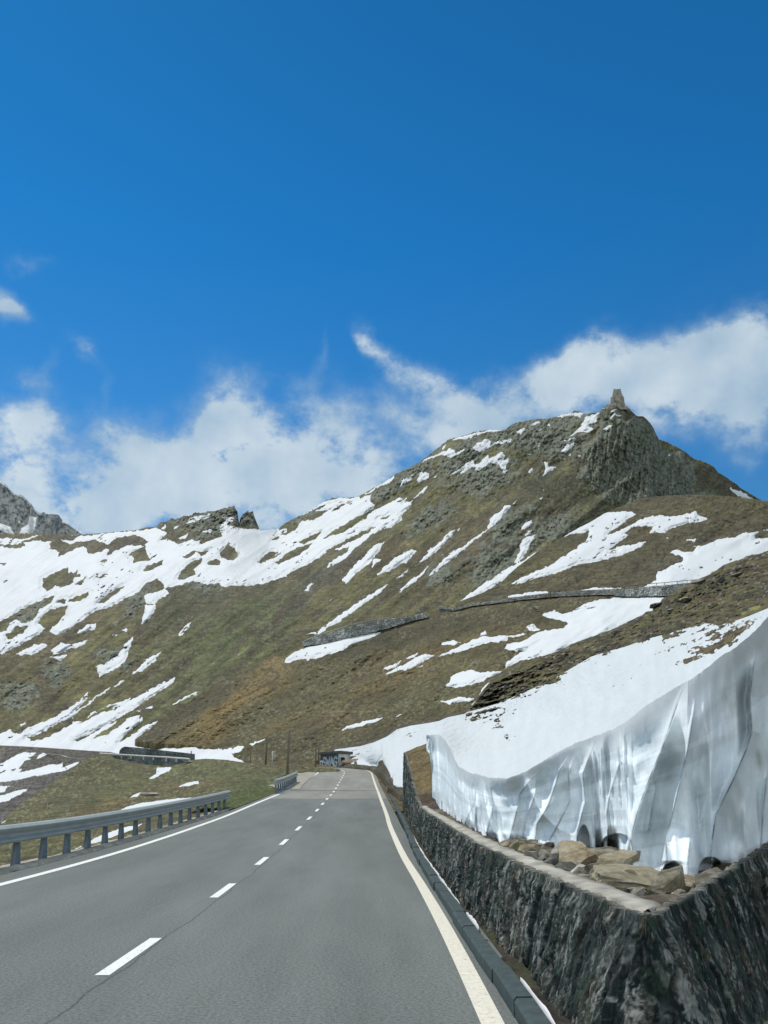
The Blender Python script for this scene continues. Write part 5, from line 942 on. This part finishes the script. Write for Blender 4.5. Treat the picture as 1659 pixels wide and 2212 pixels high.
# ------------------------------------------------------------------ guardrails
def guardrail(ys_, k_off, spacing, label, name='guardrail', h=.80, seed=0, ends=True):
    """box-shaped steel rail on flared posts, following the road's edge"""
    path = [p for p in offs(dense([q for q in RL if ys_[0] - 1 <= q.y <= ys_[1] + 1], .4), (lambda y, i: k_off(y, i) + .10)) if ys_[0] <= p.y <= ys_[1]]
    root = empty(name, tuple(path[0]), label=label, cat='guardrail'); off = -path[0]
    cs = [(.0, .00), (.05, .012), (.085, .045), (.075, .08), (-.01, .12), (-.02, .165), (-.005, .20), (.012, .215), (.03, .25), (.045, .285), (-.03, .335), (-.17, .335), (-.215, .30), (-.235, .24), (-.20, .20), (-.20, .13), (-.235, .09), (-.215, .04), (-.18, 0)]
    # one rail section every ~4 m, lapped
    sect = []; cur = [path[0]]; acc = 0
    for a, b in zip(path[:-1], path[1:]):
        cur.append(b); acc += (b - a).length
        if acc > 4: sect.append(cur); cur = [b]; acc = 0
    if len(cur) > 1: sect.append(cur)
    for si, sc_ in enumerate(sect):
        bm = bmesh.new(); rings = []
        ext = [sc_[0]] + sc_[1:]
        for i, p in enumerate(ext):
            a = ext[max(i-1, 0)]; b = ext[min(i+1, len(ext)-1)]; d = (b - a); d.z = 0; d.normalize(); r = Vector((d.y, -d.x, 0)); g = .0 + .004 * (i == len(ext) - 1)
            q0 = p + off + (d * .03 if i == len(ext) - 1 else Vector((0, 0, 0)))
            rings.append([bm.verts.new(q0 + r * (x + (g if x > 0 else -g)) + Vector((0, 0, h - .335 + z))) for x, z in cs])
        n = len(cs)
        for a, b in zip(rings[:-1], rings[1:]):
            for k in range(n): bm.faces.new((a[k], b[k], b[(k+1) % n], a[(k+1) % n]))
        bm.faces.new(rings[0]); bm.faces.new(rings[-1][::-1]); bm_obj('rail', bm, M_GALV, root)
        p = sc_[0] + off; bm = bmesh.new(); bmesh.ops.create_uvsphere(bm, u_segments=8, v_segments=5, radius=.018); bmesh.ops.translate(bm, verts=bm.verts, vec=p + Vector((.062, .08, h - .17))); bm_obj('bolt', bm, M_GALV, root, True)
    L_ = dense(path, .05); acc = 0; nxt = .2
    for a, b in zip(L_[:-1], L_[1:]):
        acc += (b - a).length
        if acc >= nxt:
            nxt += spacing; d = (b - a).normalized(); r = Vector((d.y, -d.x, 0)); bm = bmesh.new(); p = a + off
            def prism(cor):
                lo = [bm.verts.new(p + r * x0 + d * y0 + Vector((0, 0, -.25))) for x0, y0, x1, y1 in cor]; hi = [bm.verts.new(p + r * x1 + d * y1 + Vector((0, 0, h - .30))) for x0, y0, x1, y1 in cor]
                n = len(cor)
                for k in range(n): bm.faces.new((lo[k], lo[(k+1) % n], hi[(k+1) % n], hi[k]))
                bm.faces.new(lo[::-1]); bm.faces.new(hi)
            prism([(-.085, -.03, -.085, -.03), (.012, -.03, -.03, -.03), (.02, -.02, -.02, -.02), (-.08, -.02, -.08, -.02)])       # web facing along the road
            prism([(.014, -.03, -.028, -.03), (.055, .19, -.004, .05), (.045, .20, -.014, .06), (.002, -.02, -.038, -.02)])                 # flared flange
            prism([(-.10, -.04, -.10, -.04), (-.086, -.04, -.086, -.04), (-.086, .05, -.086, .05), (-.10, .05, -.10, .05)])
            bm_obj('post', bm, M_POST, root)
            bm = bmesh.new(); tube(bm, [p + r * -.06 + Vector((0, 0, h - .31)), p + r * -.06 + Vector((0, 0, h - .25))], .05, 6); bm_obj('bracket', bm, M_POST, root)
    return root
M_POST = shader('post_steel', col=(.12,.165,.19), scale=6, var=.3, bump=.2, bscale=30, bdist=.004, rough=.5, spec=.4)
guardrail((3, 39.4), GR_K, 1.32, 'long galvanised guardrail on posts along the left side of the road')
guardrail((54, 72), lambda y, i: -3.8, 1.5, 'short far guardrail beside the pale turnout', h=.9)

# ------------------------------------------------------------------ poles
def pole(u, vb, vt, Y, r, label, mat=M_WOOD, extra=None, group='wooden poles by the road bend'):
    b = Vector(P3(u, vb, Y).tolist()); t = Vector(P3(u, vt, Y).tolist()); h = t.z - b.z; bm = bmesh.new()
    tube(bm, [(0, 0, -.5), (0, 0, h * .5), (0, 0, h - .05), (0, 0, h)], [r, r * .9, r * .82, r * .5], 10); o = bm_obj('wooden_pole' if mat is M_WOOD else 'marker_post', bm, mat, None, True); o.location = b; tag(o, label, 'pole', group)
    return o
pole(620.5, 1684, 1577, 78, .13, 'tallest wooden pole, standing behind the short far guardrail')
pole(574, 1652, 1592, 104, .13, 'wooden pole on the grass left of the tallest pole')
pole(681.5, 1657, 1597, 112, .11, 'taller of the two thin poles left of the graffiti bunker')
pole(687.5, 1658, 1611, 124, .11, 'shorter thin pole close to the graffiti bunker')
pole(588, 1652, 1622, 110, .10, 'short pale marker post between the wooden poles', M_WPOST, group='thin marker posts')
pole(541, 1644, 1628, 120, .08, 'small dark marker post at the rim of the far road', M_WOOD, group='thin marker posts')
pole(cra(1660, 0)[0], cra(0, 325)[1], cra(0, 235)[1], 125, .09, 'thin marker post at the right end of the far road wall', M_WOOD, group='thin marker posts')
pole(cr3(615, 0)[0], cr3(0, 1432)[1], cr3(0, 1398)[1], 268, .22, 'thin white snow stake on the upper road', M_WPOST, group='snow stakes on the upper road')
pole(cr3(272, 0)[0], cr3(0, 1460)[1], cr3(0, 1413)[1], 268, .22, 'thin dark snow stake at the end of the upper road snow strip', M_WOOD, group='snow stakes on the upper road')
wl = shader('weathered_sign', col=(.05,.05,.05))

# ------------------------------------------------------------------ graffiti bunker
def bunker():
    Yn = 118.0
    a = Vector(P3(*cr7(545, 590), Yn + 5).tolist()); b = Vector(P3(*cr7(770, 640), Yn).tolist()); c = Vector(P3(*cr7(930, 620), Yn + 3.4).tolist())
    zt = float(P3(*cr7(770, 487), Yn)[2]); zb = float(P3(*cr7(670, 665), Yn)[2]) - .6
    root = empty('bunker', (b.x, b.y, zb), label='small concrete bunker with graffiti on its dark front and a square opening', cat='bunker'); o_ = Vector((b.x, b.y, zb)); H = zt - zb
    A_, B_, C__ = (Vector((p.x, p.y, 0)) - Vector((b.x, b.y, 0)) for p in (a, b, c)); D_ = A_ + C__
    def quad_prism(pts, z0, z1, name, mat, parent=root):
        bm = bmesh.new(); lo = [bm.verts.new((p.x, p.y, z0)) for p in pts]; hi = [bm.verts.new((p.x, p.y, z1)) for p in pts]; n = len(pts)
        for k in range(n): bm.faces.new((lo[k], lo[(k+1) % n], hi[(k+1) % n], hi[k]))
        bm.faces.new(lo[::-1]); bm.faces.new(hi); bmesh.ops.bevel(bm, geom=list(bm.edges), offset=.03, segments=1, affect='EDGES'); return bm_obj(name, bm, mat, parent)
    wm = shader('bunker_white', col=(.62,.64,.58), scale=1.2, var=.2, bump=.3); dm = shader('bunker_dark_paint', col=(.07,.085,.10), scale=1.5, var=.4, bump=.3); rm = shader('bunker_roof', col=(.085,.085,.07), scale=2, var=.4, bump=.6)
    quad_prism([A_, B_, C__, D_], 0, H, 'wall', wm)
    n1 = Vector(((B_ - A_).y, -(B_ - A_).x, 0)).normalized(); n1 = n1 if n1.y < 0 else -n1
    quad_prism([A_ + n1 * .12, B_ + n1 * .12, B_ + n1 * .003, A_ + n1 * .003], .02, H - .03, 'front_panel', dm)
    ex = .35; ctr = (A_ + C__) / 2
    quad_prism([ctr + (p - ctr) * 1.16 for p in (A_, B_, C__, D_)], H + .0, H + .38, 'roof', rm)
    n2 = Vector(((C__ - B_).y, -(C__ - B_).x, 0)).normalized(); n2 = n2 if n2.y < 0 else -n2; e2 = (C__ - B_).normalized(); L2 = (C__ - B_).length
    def on2(s0, s1, z0, z1, name, mat, t=.03, parent=root): return quad_prism([e2 * s0 + n2 * t, e2 * s1 + n2 * t, e2 * s1 + n2 * .003, e2 * s0 + n2 * .003], z0, z1, name, mat, parent)
    f_ = on2(L2 * .19, L2 * .50, H * .52, H * .80, 'window', shader('bunker_hole', col=(.012,.012,.012)), .035)
    on2(L2 * .06, L2 * .09, H * .5, H * .8, 'painted_mark', shader('green_mark', col=(.10,.2,.15)), .02)
    # SWAG lettering, painted on the dark front
    e1 = (B_ - A_); L1 = e1.length; e1 = e1 / L1; gm = shader('graffiti_white', col=(.42,.48,.50), scale=3, var=.3)
    LET = {'S': [[(.95,.85),(.6,1.0),(.15,.9),(.05,.68),(.35,.52),(.75,.42),(.9,.2),(.6,0),(.05,.12)]], 'W': [[(0,1),(.22,0),(.48,.75),(.74,0),(1,1)]], 'A': [[(0,0),(.5,1.0),(1,0)], [(.22,.38),(.8,.38)]], 'G': [[(.95,.8),(.55,1),(.1,.8),(0,.4),(.3,0),(.8,.05),(.95,.42),(.5,.45)]]}
    bm = bmesh.new(); x = .17
    for ch, wd in zip('SWAG', (.15, .22, .2, .2)):
        for st in LET[ch]:
            pts = [(e1 * (L1 * (x + wd * px)) + A_ + n1 * .135 + Vector((0, 0, H * (.30 + .52 * py)))) for px, py in st]
            for p, q_ in zip(pts[:-1], pts[1:]):
                d = (q_ - p).normalized(); s_ = d.cross(n1).normalized() * .14; vv = [bm.verts.new(w_ + k) for w_ in (p - d * .06 + s_, p - d * .06 - s_, q_ + d * .06 - s_, q_ + d * .06 + s_) for k in (n1 * .012, -n1 * .012)]
                bm.faces.new((vv[0], vv[2], vv[4], vv[6])); bm.faces.new((vv[1], vv[3], vv[5], vv[7])); [bm.faces.new((vv[i], vv[(i+2) % 8], vv[(i+3) % 8 if (i+3) % 8 else 1], vv[i+1])) for i in (0, 2, 4)]
        x += wd + .015
    bm_obj('graffiti', bm, gm, root)
    on_ = quad_prism([A_ + n1 * .16, A_ + e1 * .9 + n1 * .16, A_ + e1 * .9 + n1 * .122, A_ + n1 * .122], H * .35, H * .66, 'pale_patch', wm); quad_prism([A_ + e1 * .25 + n1 * .175, A_ + e1 * .6 + n1 * .175, A_ + e1 * .6 + n1 * .162, A_ + e1 * .25 + n1 * .162], H * .42, H * .58, 'opening', shader('bunker_hole2', col=(.02,.02,.02)))
bunker()

# ------------------------------------------------------------------ rocks
def rock(u, v, wpx, hpx, Y, label, seed, col=(.23,.20,.135), flat=1.0, group='loose rocks between the wall and the snow bank', rot=0, mat=None, lean=0):
    """angular boulder: cut from a block by random planes; (u, v) is the middle of its foot"""
    rs = random.Random(seed); bm = bmesh.new(); bmesh.ops.create_cube(bm, size=2)
    for k in range(10):
        n = Vector((rs.uniform(-1, 1), rs.uniform(-1, 1), rs.uniform(-.6, 1))).normalized(); d = rs.uniform(.52, .98)
        r_ = bmesh.ops.bisect_plane(bm, geom=list(bm.verts) + list(bm.edges) + list(bm.faces), plane_co=n * d, plane_no=n, clear_outer=True)
        ed = [e for e in r_['geom_cut'] if isinstance(e, bmesh.types.BMEdge)]
        if ed: bmesh.ops.contextual_create(bm, geom=ed)
    bmesh.ops.triangulate(bm, faces=bm.faces); bmesh.ops.subdivide_edges(bm, edges=bm.edges, cuts=2, use_grid_fill=True); bmesh.ops.subdivide_edges(bm, edges=bm.edges, cuts=1, use_grid_fill=True)
    ppm = F / Y / (1.14 if 'pile' in label or 'boulder' in label or 'slab' in label or 'rock' in label else 1.0) / (1.12 if wpx < 40 else 1.0); sx, sz = wpx / ppm / 2 / .85, hpx / ppm / 2 / .85
    me = bpy.data.meshes.new('rock'); bm.to_mesh(me); bm.free(); n = len(me.vertices); co = np.zeros(n * 3); me.vertices.foreach_get('co', co); co = co.reshape(-1, 3)
    lay = .012 * np.sign(pn(co[:, 0] * .5, co[:, 1] * .5, co[:, 2] * 4 + co[:, 0], seed=seed)) + .04 * fbm(co[:, 0] * 2.5, co[:, 1] * 2.5, co[:, 2] * 5, o=3, seed=seed)
    co *= (1 + lay)[:, None]; cr_, sr_ = math.cos(rot), math.sin(rot); x = co[:, 0] * cr_ - co[:, 1] * sr_; y = co[:, 0] * sr_ + co[:, 1] * cr_
    co = np.stack([x * sx, y * sx * .8, (co[:, 2] + .75) * sz + x * sx * lean], -1); me.vertices.foreach_set('co', co.ravel().astype(np.float32))
    c = np.ones((n, 4), np.float32); nn = fbm(co[:, 0] * 9, co[:, 1] * 9, co[:, 2] * 16, o=4, seed=seed + 1); w_ = ss(nn, .05, .5)[:, None]
    c[:, :3] = A(*col) * np.clip(1 + .35 * nn, .5, 1.5)[:, None]; c[:, :3] = c[:, :3] * (1 - .5 * w_) + A(.30,.29,.25) * .5 * w_
    a = me.color_attributes.new('col', 'FLOAT_COLOR', 'POINT'); a.data.foreach_set('color', c.ravel())
    o = link('rock', me, mat or M_ROCK); b = P3(u, v, Y); o.location = (float(b[0]), float(b[1]), float(b[2])); tag(o, label, 'rock', group); return o
M_ROCK = shader('boulder', scale=12, var=.3, bump=.7, bscale=18, bdist=.03)
def rk(x, y, w_, h_, label, seed, z=.62, **k): # foot point in the rock zoom frame
    z += .06; u, v = 1097.2 + .3386 * x, 1810.4 + .3386 * y; Y = (z - EYE) / float(ray(u, v)[1]); return rock(u, v, w_ * .3386, h_ * .3386, Y, label, seed, **k)
BE_, GY, WH = (.30,.245,.15), (.20,.19,.15), (.42,.41,.36)
rk(470, 212, 230, 135, 'big tan boulder, largest of the pile at the foot of the snow', 3, z=.64, col=BE_)
rk(665, 240, 200, 130, 'layered tan rock right of the largest boulder', 12, z=.64, col=(.27,.235,.15), rot=.5)
rk(360, 160, 105, 90, 'small pale rock behind the left side of the largest boulder', 21, z=.64, col=WH)
rk(318, 215, 110, 80, 'dark rock left of the largest boulder', 25, z=.63, col=(.10,.10,.085))
rk(378, 248, 90, 65, 'brown-grey block at the left foot of the largest boulder', 30, z=.62, col=GY)
rk(462, 282, 100, 75, 'small whitish slab leaning in front of the largest boulder', 34, z=.60, col=WH, rot=.6, lean=.4)
rk(535, 232, 85, 45, 'flat tan stone wedged between the two big boulders', 37, z=.64, col=BE_)
rk(540, 325, 130, 65, 'grey-brown stone next to the coping in the middle of the pile', 41, z=.58, col=GY)
rk(150, 168, 95, 62, 'light grey-brown block beside the coping, third from the left', 45, z=.63, col=GY)
rk(88, 102, 100, 60, 'squat olive-brown block near the left end of the pile', 49, z=.66, col=(.20,.18,.10))
rk(10, 90, 70, 52, 'rounded brown rock at the left end of the pile', 53, z=.66, col=(.20,.16,.10))
rk(800, 330, 400, 105, 'long flat layered slab lying in front of the snow foot', 57, z=.60, col=(.26,.23,.15), rot=.1)
rk(740, 395, 330, 120, 'dark mossy slab under the long flat slab', 61, z=.52, col=(.075,.07,.04))
rk(985, 340, 100, 75, 'small orange-tan rock between the long slab and the pointed rock', 65, z=.60, col=(.33,.25,.14))
rk(985, 415, 150, 135, 'pointed grey-brown rock near the wall corner', 71, z=.56, col=(.20,.18,.12), rot=.7, lean=.3)
rk(1120, 372, 180, 90, 'striped brown slab leaning by the return wall', 75, z=.58, col=(.19,.15,.10), lean=-.35)
rk(1270, 310, 220, 60, 'flat dark slab under the right snow arch', 79, z=.62, col=(.13,.12,.09), lean=.3)
rk(880, 468, 100, 34, 'small pale stone tucked in the wall corner', 83, z=.56, col=WH)
rk(872, 500, 80, 30, 'small grey stone closing the tip of the coping at the wall corner', 89, z=.66, col=(.25,.245,.2))
rk(960, 450, 90, 34, 'small flat olive stone next to the wall corner', 87, z=.56, col=(.19,.18,.11))
rk(610, 125, 240, 60, 'low dark brown ledge below the middle snow hollow', 91, z=.66, col=(.12,.11,.07))
rk(740, 190, 70, 70, 'brown layered rock against the left edge of the snow buttress', 95, z=.66, col=(.17,.14,.09))
# filler stones between the boulders
rs = random.Random(15)
for i in range(64):
    x = rs.uniform(60, 1150); y = rs.uniform(112 + .20 * (x - 60), 98 + .38 * (x - 60)) if x < 800 else rs.uniform(300, 400); w_ = rs.uniform(34, 80)
    rk(x, y, w_, w_ * rs.uniform(.5, .9), 'small broken stone filling a gap among the tan boulders', 300 + i, z=.65 - .05 * (y > 330), col=[BE_, GY, (.13,.12,.08)][i % 3], rot=rs.random() * 3, group='broken stones between the boulders')
# small rubble along the coping farther back
rs = random.Random(5)
for i in range(46):
    t = rs.random(); y = 7.0 + 17 * t ** 1.1; x = float(np.interp(y, TOPY, TOPX)) + .42 + rs.random() * .35 + .02 * y; s = rs.uniform(.035, .10)
    z = float(np.interp(y, TOPY, TOPZ)) - .06; u, v = proj(Vector((x, y, z)))
    rock(u, v, s * 2 * F / y, s * 1.2 * F / y, y, 'small stone in the rubble strip between coping and snow', 200 + i, col=(.24,.23,.19) if i % 3 else (.14,.12,.09), group='rubble stones along the coping')
# a few stones in the grass and the dirt mound by the bunker
for (u, v, w_, h_, lab) in [(760, 1651, 28, 9, 'brown earthy boulder leaning on the right side of the bunker'), (768, 1641, 14, 7, 'low dark rock at the right tip of the bunker mound'), (*cr4(955, 1085), 12, 11, 'orange-brown stone at the far foot of the stone wall')]:
    Y = {28: 117, 14: 121, 12: 43}[w_]; rock(u, v, w_, h_, Y, lab, int(u), col=(.17,.125,.075), group='brown rocks beside the road')
for (x, y, w_, h_, f, Yd, lab) in [(1335, 918, 22, 14, cr3, 420, 'pale boulder high on the brown knoll'), (175, 1535, 26, 16, cr3, 250, 'pale boulder below the upper road, by a snow patch'), (1468, 345, 26, 26, cr4, 190, 'pale upright boulder on the middle slope above a snow patch'), (700, 330, 60, 7, cr6, 62, 'flat pale rock slab in the grass behind the guardrail')]:
    u, v = f(x, y); s_ = .3386 if f is cr3 else .3637 if f is cr4 else .463
    rock(u, v, w_ * s_, h_ * s_, Yd * .985, lab, int(x), col=(.30,.29,.25), group='boulders on the slopes')
# rock and shed-like block on the snow below the upper wall
rock(*cr3(638, 1502), 12, 14, 255, 'dark rock sticking out of the snow under the upper wall', 7, col=(.03,.03,.03), group='boulders on the slopes')
# loose slabs on the near hillside, larger ones one by one, the rest of the stones as one mass
rs = random.Random(8)
HL = [(480, 510, 80, 40, 'dark flat slab jutting from the hillside rim over the snow'), (940, 265, 100, 45, 'pale flat slab at the crest of the near hillside'), (790, 465, 90, 40, 'dark block under the yellow-green moss cushion'), (1190, 240, 60, 55, 'dark angular block high on the near hillside'), (1330, 185, 120, 24, 'thin pale slab among rust-red heather'),
      (1080, 300, 60, 22, 'small pale slab in the grass near the hillside crest'), (835, 685, 36, 26, 'small round grey stone at the top edge of the snow bank'), (1160, 885, 44, 22, 'small white stone on the bare wedge inside the snow bank'), (80, 780, 80, 34, 'grey slab on the left part of the near hillside'), (1050, 500, 50, 26, 'small pale-brown stone in the middle of the near hillside'), (640, 545, 60, 30, 'grey tilted stone left of the middle of the near hillside')]
for (x, y, w_, h_, lab) in HL:
    u, v = cr9(x, y); Yd = float(depE(np.array([u]), np.array([v]))[0]) * .985; rock(u, v, w_ * .20635, h_ * .20635, Yd, lab, int(x), col=(.045,.045,.04) if 'dark' in lab else (.22,.22,.18), group='stones on the near hillside', rot=rs.random())
